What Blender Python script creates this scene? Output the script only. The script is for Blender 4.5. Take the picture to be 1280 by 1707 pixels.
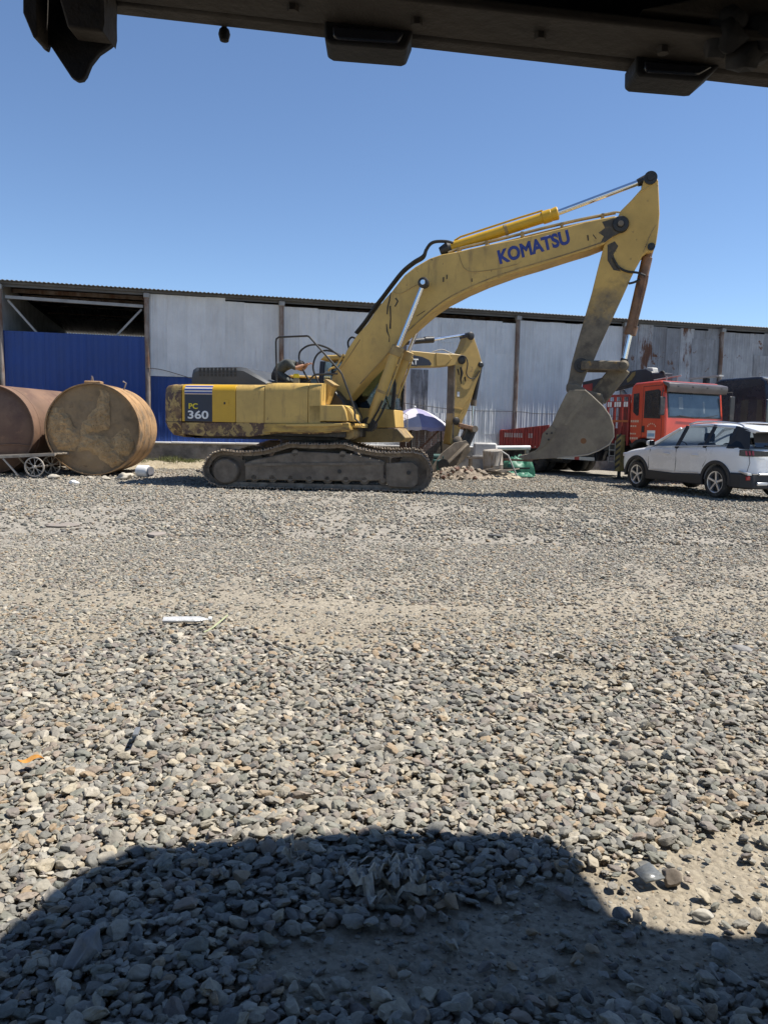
import bpy, bmesh, math, random
import numpy as np
from mathutils import Vector, Matrix, Euler, noise
R_ = math.radians
random.seed(7); rng = np.random.default_rng(7)
scn = bpy.context.scene
for o in list(bpy.data.objects): bpy.data.objects.remove(o)

# ---------------------------------------------------------------- camera
cam = bpy.data.cameras.new('camera'); co = bpy.data.objects.new('camera', cam); scn.collection.objects.link(co)
pit, rol = R_(6.3), R_(1.2)
fw = Vector((0, math.cos(pit), -math.sin(pit))); r0 = Vector((1, 0, 0)); u0 = Vector((0, math.sin(pit), math.cos(pit)))
rt = r0*math.cos(rol) + u0*math.sin(rol); up = u0*math.cos(rol) - r0*math.sin(rol)
co.matrix_world = Matrix(((rt.x, up.x, -fw.x, 0), (rt.y, up.y, -fw.y, 0), (rt.z, up.z, -fw.z, 1.38), (0, 0, 0, 1)))
cam.sensor_fit = 'VERTICAL'; cam.sensor_height = 36; cam.lens = 27.06; cam.clip_start = .05; cam.clip_end = 2000
scn.camera = co

# ---------------------------------------------------------------- sky, sun, exposure
SUN_EL, SUN_AZ = 62.0, 6.0          # azimuth counted from +X towards +Y
sd = Vector((math.cos(R_(SUN_EL))*math.cos(R_(SUN_AZ)), math.cos(R_(SUN_EL))*math.sin(R_(SUN_AZ)), math.sin(R_(SUN_EL))))
w = bpy.data.worlds.new('World'); scn.world = w; w.use_nodes = True
nt = w.node_tree; bg = nt.nodes['Background']
sky = nt.nodes.new('ShaderNodeTexSky'); sky.sky_type = 'NISHITA'; sky.sun_disc = False
sky.sun_elevation = R_(SUN_EL); sky.sun_rotation = R_(90 - SUN_AZ); sky.air_density = 1.0; sky.dust_density = 0; sky.ozone_density = 4.5; sky.altitude = 1800
nt.links.new(sky.outputs[0], bg.inputs[0]); bg.inputs[1].default_value = .098
sl = bpy.data.lights.new('sun', 'SUN'); sl.energy = 5.0; sl.angle = R_(.53); sl.color = (1, .95, .87)
so = bpy.data.objects.new('sun', sl); scn.collection.objects.link(so); so.rotation_euler = sd.to_track_quat('Z', 'Y').to_euler()
scn.view_settings.view_transform = 'Standard'; scn.view_settings.look = 'None'; scn.view_settings.exposure = 0.68; scn.view_settings.gamma = 1

# ---------------------------------------------------------------- helpers
COL = scn.collection
class MB:
    """collects faces for ONE mesh"""
    def __init__(s): s.v = []; s.f = []
    def add(s, vs, fs):
        n = len(s.v); s.v += [tuple(map(float, p)) for p in vs]; s.f += [tuple(i+n for i in q) for q in fs]; return s
    def box(s, x0, x1, y0, y1, z0, z1):
        return s.add([(x0,y0,z0),(x1,y0,z0),(x1,y1,z0),(x0,y1,z0),(x0,y0,z1),(x1,y0,z1),(x1,y1,z1),(x0,y1,z1)],
                     [(3,2,1,0),(4,5,6,7),(0,1,5,4),(1,2,6,5),(2,3,7,6),(3,0,4,7)])
    def beam(s, a, b, wd, ht, upv=(0,0,1)):
        a, b = Vector(a), Vector(b); d = (b-a).normalized(); sd_ = d.cross(Vector(upv))
        if sd_.length < 1e-4: sd_ = d.cross(Vector((0,1,0)))
        sd_.normalize(); u_ = sd_.cross(d); sd_ *= wd/2; u_ *= ht/2
        vs = [a-sd_-u_, a+sd_-u_, a+sd_+u_, a-sd_+u_, b-sd_-u_, b+sd_-u_, b+sd_+u_, b-sd_+u_]
        return s.add(vs, [(0,1,2,3),(7,6,5,4),(0,4,5,1),(1,5,6,2),(2,6,7,3),(3,7,4,0)])
    def prism(s, poly, y0, y1):                       # outline in (x,z), extruded along y
        a = sum(poly[i][0]*poly[(i+1)%len(poly)][1]-poly[(i+1)%len(poly)][0]*poly[i][1] for i in range(len(poly)))
        if a < 0: poly = poly[::-1]
        n = len(poly); y0, y1 = min(y0,y1), max(y0,y1)
        vs = [(x,y0,z) for x,z in poly]+[(x,y1,z) for x,z in poly]
        fs = [tuple(range(n)), tuple(range(2*n-1,n-1,-1))]+[(i,i+n,(i+1)%n+n,(i+1)%n) for i in range(n)]
        return s.add(vs, fs)
    def prismx(s, poly, x0, x1):                      # outline in (y,z), extruded along x
        m = MB().prism(poly, x0, x1)
        return s.add([(y,x,z) for x,y,z in m.v], [q[::-1] for q in m.f])
    def prismz(s, poly, z0, z1):                      # outline in (x,y), extruded along z
        m = MB().prism(poly, z0, z1)
        return s.add([(x,z,y) for x,y,z in m.v], [q[::-1] for q in m.f])
    def rings(s, rs, cap=True, close=True):
        n = len(rs[0]); vs = [p for r in rs for p in r]; fs = []
        for k in range(len(rs)-1):
            for i in range(n if close else n-1):
                j = (i+1) % n; fs.append((k*n+i, k*n+j, (k+1)*n+j, (k+1)*n+i))
        if cap: fs += [tuple(range(n))[::-1], tuple((len(rs)-1)*n+i for i in range(n))]
        return s.add(vs, fs)
    def tube(s, path, r, n=8, cap=True):
        P_ = [Vector(p) for p in path]; rr = r if isinstance(r,(list,tuple)) else [r]*len(P_)
        t0 = (P_[1]-P_[0]).normalized(); ref = Vector((0,0,1)) if abs(t0.z) < .9 else Vector((0,1,0))
        nrm = t0.cross(ref).normalized(); rs = []
        for i, p in enumerate(P_):
            t = (P_[min(i+1,len(P_)-1)]-P_[max(i-1,0)]).normalized()
            nrm = (nrm - t*nrm.dot(t)).normalized(); b = t.cross(nrm)
            rs.append([p+(nrm*math.cos(a)+b*math.sin(a))*rr[i] for a in [2*math.pi*k/n for k in range(n)]])
        return s.rings(rs, cap)
    def cyl(s, a, b, r, n=20, r2=None): return s.tube([a,b],[r, r if r2 is None else r2], n)
    def lathe(s, prof, c, axis='z', n=24):            # prof: (radius, height)
        rs = []
        for r, h in prof:
            ring = []
            for k in range(n):
                a = 2*math.pi*k/n; x, y = r*math.cos(a), r*math.sin(a)
                ring.append({'z':(c[0]+x,c[1]+y,c[2]+h),'y':(c[0]+x,c[1]+h,c[2]+y),'x':(c[0]+h,c[1]+x,c[2]+y)}[axis])
            rs.append(ring)
        return s.rings(rs, cap=tuple(prof[0]) != tuple(prof[-1]))
    def mesh(s, name, smooth=35):
        me = bpy.data.meshes.new(name); me.from_pydata(s.v, [], s.f)
        bm = bmesh.new(); bm.from_mesh(me); bmesh.ops.recalc_face_normals(bm, faces=bm.faces); bm.to_mesh(me); bm.free()
        if smooth: me.shade_smooth(); me.set_sharp_from_angle(angle=R_(smooth))
        return me
def put(name, me, mat, parent=None, loc=(0,0,0), rot=(0,0,0), bevel=0, seg=2):
    if isinstance(me, MB): me = me.mesh(name)
    if mat is not None and not me.materials: me.materials.append(mat)
    o = bpy.data.objects.new(name, me); COL.objects.link(o); o.location = loc; o.rotation_euler = rot
    if parent: o.parent = parent
    if bevel:
        b = o.modifiers.new('bevel','BEVEL'); b.width = bevel; b.segments = seg; b.limit_method = 'ANGLE'; b.angle_limit = R_(40)
    return o
def tag(o, label=None, cat=None, group=None, kind=None):
    for k, v in (('label',label),('category',cat),('group',group),('kind',kind)):
        if v: o[k] = v
    return o
def thing(name, label, cat, loc=(0,0,0), yaw=0, group=None):     # an Empty at the base of the thing
    o = bpy.data.objects.new(name, None); COL.objects.link(o); o.location = loc; o.rotation_euler = (0,0,-R_(yaw)); o.empty_display_size = .2
    return tag(o, label, cat, group)
def smooth_path(pts, k=6, closed=False):
    P_ = [Vector(p) for p in pts]; n = len(P_); out = []
    g = (lambda i: P_[i % n]) if closed else (lambda i: P_[max(0,min(n-1,i))])
    for i in range(n if closed else n-1):
        a, b, c, d = g(i-1), g(i), g(i+1), g(i+2)
        for j in range(k):
            t = j/k; out.append(.5*((2*b)+(c-a)*t+(2*a-5*b+4*c-d)*t*t+(3*b-a-3*c+d)*t**3))
    if not closed: out.append(P_[-1])
    return out
def at_v(pts, v): return [(p[0], v, p[1]) for p in pts]
def circ(c, r, n=16, a0=0, a1=360): return [(c[0]+r*math.cos(R_(a0+(a1-a0)*k/n)), c[1]+r*math.sin(R_(a0+(a1-a0)*k/n))) for k in range(n if a1-a0==360 else n+1)]
def text_mesh(name, s, width, height, depth=.004, bold=0.02, shear=0):
    cu = bpy.data.curves.new(name,'FONT'); cu.body = s; cu.size = 1; cu.extrude = .002; cu.bevel_depth = bold; cu.bevel_resolution = 0; cu.shear = shear; cu.resolution_u = 4
    t = bpy.data.objects.new(name, cu); COL.objects.link(t); dg = bpy.context.evaluated_depsgraph_get()
    me = bpy.data.meshes.new_from_object(t.evaluated_get(dg)); bpy.data.objects.remove(t)
    co_ = np.array([v.co[:] for v in me.vertices]); mn, mx = co_.min(0), co_.max(0)
    for v in me.vertices:
        v.co = ((v.co.x-mn[0])/(mx[0]-mn[0])*width, -(v.co.z-mn[2])/max(1e-6,mx[2]-mn[2])*depth, (v.co.y-mn[1])/(mx[1]-mn[1])*height)
    me.materials.clear(); return me
def blob(seed, r=(1,1,1), sub=2, amp=.18, freq=1.3, cuts=0):
    bm = bmesh.new(); bmesh.ops.create_icosphere(bm, subdivisions=sub, radius=1)
    off = Vector((seed*3.7, seed*1.3, seed*7.1)); pr = random.Random(seed); cp_ = [(Vector((pr.gauss(0,1),pr.gauss(0,1),pr.gauss(0,1))).normalized(), pr.uniform(.5,.8)) for _ in range(cuts)]
    for v in bm.verts:
        n = v.co.normalized(); d = 1+amp*noise.noise(n*freq+off)*2
        for pn, dd in cp_: n = n - pn*max(0,n.dot(pn)-dd)*.93
        v.co = Vector((n.x*r[0], n.y*r[1], n.z*r[2]))*d
    me = bpy.data.meshes.new('blob'); bm.to_mesh(me); bm.free(); me.shade_smooth(); return me

# ---------------------------------------------------------------- materials
def new_mat(name):
    m = bpy.data.materials.new(name); m.use_nodes = True; return m, m.node_tree.nodes, m.node_tree.links, m.node_tree.nodes['Principled BSDF']
def mixc(N, L, fac, a, b, mode='MIX'):
    x = N.new('ShaderNodeMix'); x.data_type = 'RGBA'; x.blend_type = mode
    for i, val in ((0,fac),(6,a),(7,b)):
        if hasattr(val,'links'): L.new(val, x.inputs[i])
        elif i == 0: x.inputs[0].default_value = val
        else: x.inputs[i].default_value = (*val, 1) if len(val) == 3 else val
    return x.outputs[2]
def ramp(N, L, src, a, b, c0=(0,0,0), c1=(1,1,1)):
    r = N.new('ShaderNodeValToRGB'); L.new(src, r.inputs[0]); e = r.color_ramp.elements
    e[0].position = a; e[1].position = b; e[0].color = (*c0,1); e[1].color = (*c1,1); return r.outputs[0]
def noi(N, L, co_, scale, detail=5, rough=.6, dist=0, vec=None):
    n = N.new('ShaderNodeTexNoise'); n.inputs['Scale'].default_value = scale; n.inputs['Detail'].default_value = detail
    n.inputs['Roughness'].default_value = rough; n.inputs['Distortion'].default_value = dist
    if vec:
        mp = N.new('ShaderNodeMapping'); mp.inputs['Scale'].default_value = vec; L.new(co_, mp.inputs[0]); co_ = mp.outputs[0]
    L.new(co_, n.inputs[0]); return n.outputs[0]
def M(name, col, rough=.6, metal=0, var=.22, vs=2.5, col2=None, th=(.55,.7), s2=4, d2=.0, stretch=None, col3=None, th3=(.6,.66), s3=14,
      bump=.15, bs=60, rnd=0, spec=.5, coat=0, drip=None):
    m, N, L, B = new_mat(name)
    tc = N.new('ShaderNodeTexCoord').outputs['Object']
    oi = N.new('ShaderNodeObjectInfo')
    ad = N.new('ShaderNodeVectorMath'); ad.operation = 'ADD'; mu = N.new('ShaderNodeVectorMath'); mu.operation = 'SCALE'
    L.new(oi.outputs['Random'], mu.inputs['Scale']); mu.inputs[0].default_value = (37,51,23); L.new(tc, ad.inputs[0]); L.new(mu.outputs[0], ad.inputs[1])
    tc = ad.outputs[0]
    n1 = noi(N, L, tc, vs, 6, .65)
    lo = tuple(c*(1-var*1.4) for c in col); hi = tuple(min(1,c*(1+var)) for c in col)
    c = ramp(N, L, n1, .3, .7, lo, hi)
    if rnd:
        rr = ramp(N, L, oi.outputs['Random'], 0, 1, (1-rnd,)*3, (1+rnd*.4,)*3); c = mixc(N, L, 1., c, rr, 'MULTIPLY')
    if col2: c = mixc(N, L, ramp(N, L, noi(N, L, tc, s2, 8, .68, d2, stretch), *th), c, col2)
    if col3: c = mixc(N, L, ramp(N, L, noi(N, L, tc, s3, 6, .7, .3), *th3), c, col3)
    if drip: c = mixc(N, L, ramp(N, L, noi(N, L, tc, 5, 7, .7, .2, (1,1,.14)), .54, .74, (0,0,0), (.8,.8,.8)), c, drip)
    L.new(c, B.inputs['Base Color']); B.inputs['Metallic'].default_value = metal
    rr = N.new('ShaderNodeMapRange'); L.new(n1, rr.inputs[0]); rr.inputs[3].default_value = max(0,rough-.12); rr.inputs[4].default_value = min(1,rough+.15)
    L.new(rr.outputs[0], B.inputs['Roughness']); B.inputs['Specular IOR Level'].default_value = spec
    if coat: B.inputs['Coat Weight'].default_value = coat; B.inputs['Coat Roughness'].default_value = .05
    if bump:
        b = N.new('ShaderNodeBump'); b.inputs['Strength'].default_value = bump; b.inputs['Distance'].default_value = .02
        L.new(noi(N, L, tc, bs, 4, .6), b.inputs['Height']); L.new(b.outputs[0], B.inputs['Normal'])
    return m
def glass(name, tint=(.7,.8,.8), trans=.75):
    m, N, L, B = new_mat(name); N.remove(B); out = N['Material Output']
    t = N.new('ShaderNodeBsdfTransparent'); t.inputs[0].default_value = (*[c*trans for c in tint],1)
    g = N.new('ShaderNodeBsdfGlossy'); g.inputs['Roughness'].default_value = .03; g.inputs[0].default_value = (.9,.95,1,1)
    lw = N.new('ShaderNodeFresnel'); lw.inputs[0].default_value = 1.5
    mx = N.new('ShaderNodeMixShader'); L.new(lw.outputs[0], mx.inputs[0]); L.new(t.outputs[0], mx.inputs[1]); L.new(g.outputs[0], mx.inputs[2])
    L.new(mx.outputs[0], out.inputs[0]); return m
YEL = M('faded_yellow_paint', (.52,.34,.095), .5, var=.14, vs=1.6, col2=(.30,.19,.07), th=(.60,.76), s2=2.2, col3=(.10,.06,.035), th3=(.66,.70), s3=9, bump=.05, bs=30, drip=(.17,.11,.05))
YELDIRT = M('grimy_yellow_paint', (.36,.245,.09), .6, var=.2, vs=1.5, col2=(.16,.11,.06), th=(.48,.62), s2=1.8, stretch=(1,1,.5), col3=(.06,.04,.03), th3=(.64,.7), s3=7, bump=.12, bs=30)
YELNEW = M('fresh_yellow_paint', (.56,.32,.015), .4, var=.08, vs=2, col2=(.4,.22,.02), th=(.66,.8), s2=5, bump=.03)
YELRUST = M('rust_eaten_yellow_paint', (.38,.26,.09), .6, var=.2, vs=2, col2=(.085,.045,.03), th=(.47,.51), s2=5.5, d2=.4, col3=(.2,.12,.05), th3=(.52,.62), s3=3, bump=.25, bs=40)
CATY = M('ochre_machine_paint', (.42,.275,.08), .5, var=.15, vs=1.6, col2=(.12,.08,.05), th=(.60,.72), s2=4, bump=.08, bs=30)
CATG = M('dusty_grey_brown_steel', (.17,.14,.105), .75, var=.25, vs=3, col2=(.28,.23,.17), th=(.5,.7), s2=3)
STEELDIRT = M('muddy_bucket_steel', (.20,.165,.115), .7, var=.25, vs=2.2, col2=(.12,.095,.07), th=(.45,.68), s2=2.5, col3=(.20,.09,.035), th3=(.68,.76), s3=3, bump=.3, bs=18)
STICKD = M('oily_muddy_stick_paint', (.17,.135,.085), .7, var=.3, vs=2.2, col2=(.075,.058,.04), th=(.45,.6), s2=3, col3=(.30,.17,.04), th3=(.62,.7), s3=4, bump=.2, bs=20)
TRK = M('dusty_track_steel', (.20,.16,.12), .75, var=.3, vs=4, col2=(.30,.25,.19), th=(.5,.72), s2=5, bump=.2, bs=35)
TRKD = M('track_frame_paint', (.135,.108,.08), .75, var=.3, vs=3, col2=(.21,.175,.135), th=(.45,.7), s2=2.5, bump=.2, bs=25)
GREASE = M('greasy_black_steel', (.022,.02,.018), .45, var=.4, vs=6, col2=(.07,.055,.04), th=(.55,.7))
CHROME = M('chrome_rod', (.75,.77,.80), .12, 1, var=.03, bump=0)
RUBBER = M('black_rubber', (.018,.018,.018), .65, var=.3, col2=(.09,.08,.07), th=(.55,.8), s2=8)
HOODG = M('dark_grey_hood_paint', (.052,.056,.06), .5, var=.2, col2=(.13,.12,.11), th=(.6,.8), s2=3)
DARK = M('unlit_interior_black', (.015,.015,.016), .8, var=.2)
NAVY = M('navy_decal', (.018,.024,.042), .45, var=.15)
BLUEDEC = M('blue_decal_stripe', (.03,.06,.24), .45, var=.1)
TAN = M('tan_decal_line', (.62,.46,.33), .5, var=.1)
WHITED = M('white_decal', (.72,.72,.70), .5, var=.08)
YDEC = M('yellow_decal', (.75,.58,.02), .5, var=.05)
TXTBLUE = M('blue_lettering', (.025,.045,.22), .5, var=.1)
RUSTPIPE = M('rusty_cylinder_barrel', (.22,.12,.065), .65, var=.3, vs=4, col2=(.10,.05,.03), th=(.5,.65), s2=8, stretch=(1,1,.3))
GLASS = glass('clear_cab_glass', (.75,.82,.80), .8)
GLASSD = glass('tinted_glass', (.3,.34,.36), .6)
SKIN = M('skin', (.36,.19,.12), .5, var=.1); HAIR = M('black_hair', (.015,.012,.01), .6, var=.2)
SHIRT = M('dark_olive_shirt', (.045,.05,.042), .9, var=.3, vs=8, bump=.4, bs=20); TROUS = M('black_trousers', (.015,.016,.02), .9, var=.3, bump=.3, bs=20)
GREYMET = M('galvanised_steel', (.30,.30,.29), .55, .3, var=.2, col2=(.18,.13,.09), th=(.6,.75), s2=5)

def stick_mat():
    m, N, L, B = new_mat('yellow_stick_mud_stained_below'); tc = N.new('ShaderNodeTexCoord').outputs['Object']; sp = N.new('ShaderNodeSeparateXYZ'); L.new(tc, sp.inputs[0])
    n = noi(N, L, tc, 2.2, 7, .7); mm = N.new('ShaderNodeMath'); mm.operation = 'MULTIPLY_ADD'; L.new(n, mm.inputs[0]); mm.inputs[1].default_value = 2.6; L.new(sp.outputs[2], mm.inputs[2])
    mr = N.new('ShaderNodeMapRange'); L.new(mm.outputs[0], mr.inputs[0]); mr.inputs[1].default_value = 4.9; mr.inputs[2].default_value = 5.9
    y = ramp(N, L, noi(N, L, tc, 1.6, 6), .3, .7, (.42,.27,.07), (.58,.37,.10)); d = ramp(N, L, noi(N, L, tc, 3, 8, .7), .35, .68, (.07,.055,.038), (.20,.16,.105))
    c = mixc(N, L, mr.outputs[0], d, y); c = mixc(N, L, ramp(N, L, noi(N, L, tc, 6, 6), .66, .74), c, (.09,.06,.035)); L.new(c, B.inputs['Base Color']); B.inputs['Roughness'].default_value = .6
    b = N.new('ShaderNodeBump'); b.inputs['Strength'].default_value = .12; b.inputs['Distance'].default_value = .02; L.new(noi(N, L, tc, 22, 4), b.inputs['Height']); L.new(b.outputs[0], B.inputs['Normal']); return m
STICKMIX = stick_mat()

# ================================================================ ground
def vnoise(x, y, s, seed):
    x = np.asarray(x)/s + seed*17.3; y = np.asarray(y)/s + seed*5.7
    xi, yi = np.floor(x).astype(np.int64), np.floor(y).astype(np.int64); fx, fy = x-xi, y-yi
    fx = fx*fx*(3-2*fx); fy = fy*fy*(3-2*fy)
    def h(a, b):
        n = (a*374761393 + b*668265263 + seed*1274126177) & 0xffffffff
        n = ((n ^ (n >> 13))*1274126177) & 0xffffffff
        return ((n ^ (n >> 16)) & 0xffff)/65535.
    return (h(xi,yi)*(1-fx)+h(xi+1,yi)*fx)*(1-fy)+(h(xi,yi+1)*(1-fx)+h(xi+1,yi+1)*fx)*fy
def gz(x, y):
    x = np.asarray(x, float); y = np.asarray(y, float)
    h = (vnoise(x,y,1.6,1)-.5)*.05+(vnoise(x,y,.5,2)-.5)*.018+(vnoise(x,y,.12,3)-.5)*.008
    far = np.clip((np.hypot(x, y-12)-22)/10, 0, 1); return h*(1-far) - .03
def axis_pts(a, b, st, lim):
    inner = np.arange(a, b, st); s = st; lo = [a]; hi = [inner[-1]]
    while lo[-1] > -lim: s *= 1.35; lo.append(lo[-1]-s)
    s = st
    while hi[-1] < lim: s *= 1.35; hi.append(hi[-1]+s)
    return np.array(lo[:0:-1]+list(inner)+hi[1:])
gx, gy = axis_pts(-12, 14, .1, 300), axis_pts(.6, 27, .1, 300)
XX, YY = np.meshgrid(gx, gy); ZZ = gz(XX, YY)
nx, ny = len(gx), len(gy); idx = np.arange(nx*ny).reshape(ny, nx)
quads = np.stack([idx[:-1,:-1], idx[:-1,1:], idx[1:,1:], idx[1:,:-1]], -1).reshape(-1,4)
me = bpy.data.meshes.new('ground'); me.vertices.add(nx*ny); me.vertices.foreach_set('co', np.stack([XX,YY,ZZ],-1).ravel())
me.loops.add(quads.size); me.loops.foreach_set('vertex_index', quads.ravel()); me.polygons.add(len(quads))
me.polygons.foreach_set('loop_start', np.arange(len(quads))*4); me.update(); me.validate(); me.shade_smooth()
m, N, L, B = new_mat('gravelly_dirt'); tc = N.new('ShaderNodeTexCoord').outputs['Object']
dirt = ramp(N, L, noi(N, L, tc, 1.1, 8, .7), .3, .7, (.22,.18,.12), (.38,.32,.225))
vo = N.new('ShaderNodeTexVoronoi'); vo.inputs['Scale'].default_value = 34; vo.inputs['Randomness'].default_value = 1; L.new(tc, vo.inputs[0])
sep = N.new('ShaderNodeSeparateColor'); L.new(vo.outputs['Color'], sep.inputs[0])
st = ramp(N, L, sep.outputs[0], 0, 1, (.13,.125,.12), (.38,.355,.31))
vo2 = N.new('ShaderNodeTexVoronoi'); vo2.inputs['Scale'].default_value = 90; L.new(tc, vo2.inputs[0])
sep2 = N.new('ShaderNodeSeparateColor'); L.new(vo2.outputs['Color'], sep2.inputs[0])
grit = ramp(N, L, sep2.outputs[1], 0, 1, (.19,.16,.12), (.38,.33,.245))
c = mixc(N, L, .5, dirt, grit)
sy = N.new('ShaderNodeSeparateXYZ'); L.new(tc, sy.inputs[0])
mr = N.new('ShaderNodeMapRange'); L.new(sy.outputs[1], mr.inputs[0]); mr.inputs[1].default_value = 5; mr.inputs[2].default_value = 9; mr.inputs[3].default_value = .2; mr.inputs[4].default_value = .72
c = mixc(N, L, mr.outputs[0], c, st)
L.new(c, B.inputs['Base Color']); B.inputs['Roughness'].default_value = .95; B.inputs['Specular IOR Level'].default_value = .2
b1 = N.new('ShaderNodeBump'); b1.inputs['Distance'].default_value = .012; b1.inputs['Strength'].default_value = .9
b1.invert = True; L.new(vo.outputs['Distance'], b1.inputs['Height'])
b2 = N.new('ShaderNodeBump'); b2.inputs['Distance'].default_value = .006; b2.inputs['Strength'].default_value = .8; L.new(noi(N, L, tc, 120, 5, .7), b2.inputs['Height']); L.new(b1.outputs[0], b2.inputs['Normal'])
L.new(b2.outputs[0], B.inputs['Normal'])
ground = put('ground', me, m); tag(ground, kind='structure', label='dusty gravel yard floor with bare dirt patches')

# ---------------------------------------------------------------- loose gravel: uncountable, one object
def scatter(y0, y1, cell, half=lambda y: .56*y+1.7):
    xs = np.arange(-half(y1), half(y1), cell); ys = np.arange(y0, y1, cell*.87); X_, Y_ = np.meshgrid(xs, ys); X_[1::2] += cell/2
    X_ = X_.ravel()+rng.uniform(-.42,.42,X_.size)*cell; Y_ = Y_.ravel()+rng.uniform(-.42,.42,Y_.size)*cell
    k = np.abs(X_) < half(Y_); return X_[k], Y_[k]
def sand(x, y):                       # 1 where the yard is bare dirt
    wob = (vnoise(x,y,.45,5)-.5)*.5+(vnoise(x,y,.15,6)-.5)*.25
    def el(cx, cy, rx, ry, ang=0):
        c_, s_ = math.cos(R_(ang)), math.sin(R_(ang)); dx, dy = x-cx, y-cy
        return 1-np.sqrt(((dx*c_+dy*s_)/rx)**2+((-dx*s_+dy*c_)/ry)**2)
    a = np.maximum.reduce([el(.62,2.02,.85,.24,12), el(1.25,2.42,.42,.22,20), el(.1,1.86,.4,.12)])
    b_ = np.maximum.reduce([el(1.6,5.75,2.3,.42), el(-.55,5.6,.8,.3), el(.95,4.25,.5,.28), el(-2.2,6.1,1.2,.3), el(2.9,6.6,1.6,.5)])
    return np.clip(.5+2.6*(a+wob*.6),0,1), np.clip(.5+1.8*(b_+wob),0,1)
pts = []; rots = []; scl = []; tint = []
def add_stones(X_, Y_, smin, smean, ssd, lift, keep, flat=(.30,.56), embed=.25, zoff=0):
    k = rng.random(X_.size) < keep; X_, Y_ = X_[k], Y_[k]; n = X_.size
    a = np.clip(smean*np.exp(rng.normal(0,ssd,n)), smin, smean*2.0)/2
    s_ = np.stack([a, a*rng.uniform(.6,.92,n), a*rng.uniform(*flat,n)],-1)
    z = gz(X_,Y_)+s_[:,2]*(1-2*embed)*.9+lift*rng.random(n)+zoff
    pts.append(np.stack([X_,Y_,z],-1)); scl.append(s_)
    rots.append(np.stack([rng.normal(0,.27,n), rng.normal(0,.27,n), rng.uniform(0,6.283,n)],-1)); tint.append(rng.random(n))
X_, Y_ = scatter(1.0, 5.4, .027); sa, sb = sand(X_,Y_)
edge = np.clip((5.15+(vnoise(X_,Y_,.9,8)-.5)*.9-Y_)/.25, 0, 1)
add_stones(X_, Y_, .011, .032, .38, .010, (1-.90*sa)*edge*(1-.8*sb), zoff=.004)
X_, Y_ = scatter(1.0, 5.4, .036); sa, sb = sand(X_,Y_); edge = np.clip((5.0+(vnoise(X_,Y_,.9,8)-.5)*.9-Y_)/.25, 0, 1)
add_stones(X_, Y_, .013, .036, .36, .010, (1-.97*sa)*edge*(1-.95*sb)*.85, embed=.1, zoff=.012)
X_, Y_ = scatter(1.25, 5.8, .022); sa, sb = sand(X_,Y_)
add_stones(X_, Y_, .005, .011, .45, .0, np.clip(sa*.6+sb,.05,.8), embed=.3)
X_, Y_ = scatter(4.3, 9.5, .030); sa, sb = sand(X_,Y_); edge = np.clip((Y_-4.9-(vnoise(X_,Y_,.9,8)-.5)*.9)/.25, 0, 1)
pat = np.clip((vnoise(X_,Y_,1.7,11)*.6+vnoise(X_,Y_,.5,12)*.4-.30)*4, .30, .95)
add_stones(X_, Y_, .010, .027, .40, .003, edge*pat*(1-.6*sb), flat=(.3,.55), embed=.3)
X_, Y_ = scatter(9.5, 24, .05, lambda y: .54*y+2.0); pat = np.clip((vnoise(X_,Y_,2.3,13)*.6+vnoise(X_,Y_,.7,14)*.4-.25)*4, .25, 1)
add_stones(X_, Y_, .016, .038, .38, .006, pat*.9, flat=(.4,.75), embed=.2)
pts = np.concatenate(pts); rots = np.concatenate(rots); scl = np.concatenate(scl); tint = np.concatenate(tint)
me = bpy.data.meshes.new('gravel'); me.vertices.add(len(pts)); me.vertices.foreach_set('co', pts.astype(np.float32).ravel())
for nm, ar in (('stone_rot',rots),('stone_size',scl)):
    a = me.attributes.new(nm,'FLOAT_VECTOR','POINT'); a.data.foreach_set('vector', ar.astype(np.float32).ravel())
a = me.attributes.new('stone_tint','FLOAT','POINT'); a.data.foreach_set('value', tint.astype(np.float32))
a = me.attributes.new('stone_kind','INT','POINT'); a.data.foreach_set('value', rng.integers(0,14,len(pts)).astype(np.int32))
m, N, L, B = new_mat('river_stone'); at = N.new('ShaderNodeAttribute'); at.attribute_type = 'INSTANCER'; at.attribute_name = 'stone_tint'
r = N.new('ShaderNodeValToRGB'); L.new(at.outputs['Fac'], r.inputs[0]); cr = r.color_ramp; cr.interpolation = 'CONSTANT'
cols = [tuple(v*f for v,f in zip([.85*q_+.15*m_ for q_,m_ in zip(c_,(.245,.237,.215))],(.98,.95,.885))) for c_ in [(.20,.20,.195),(.27,.265,.25),(.16,.165,.165),(.34,.315,.27),(.24,.23,.21),(.185,.165,.16),(.30,.285,.25),(.40,.36,.29),(.21,.215,.20),(.26,.215,.185),(.12,.125,.13),(.31,.305,.29),(.46,.43,.38),(.33,.25,.17),(.225,.215,.20),(.17,.18,.165)]]
cr.elements[0].color = (*cols[0],1); cr.elements[0].position = 0; cr.elements[1].color = (*cols[1],1); cr.elements[1].position = 1/16
for i in range(2,16): e = cr.elements.new(i/16); e.color = (*cols[i],1)
tc = N.new('ShaderNodeTexCoord').outputs['Object']
geo = N.new('ShaderNodeNewGeometry')
n1 = noi(N, L, geo.outputs['Position'], 70, 6, .7)
c = mixc(N, L, 1, r.outputs[0], ramp(N, L, n1, .3, .75, (.72,.72,.72), (1.22,1.2,1.15)), 'MULTIPLY')
c = mixc(N, L, ramp(N, L, noi(N, L, geo.outputs['Position'], 3.5, 5, .6), .45, .75, (.0,.0,.0), (.38,.38,.38)), c, (.30,.27,.215))
L.new(c, B.inputs['Base Color']); B.inputs['Roughness'].default_value = .8; B.inputs['Specular IOR Level'].default_value = .3
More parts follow.
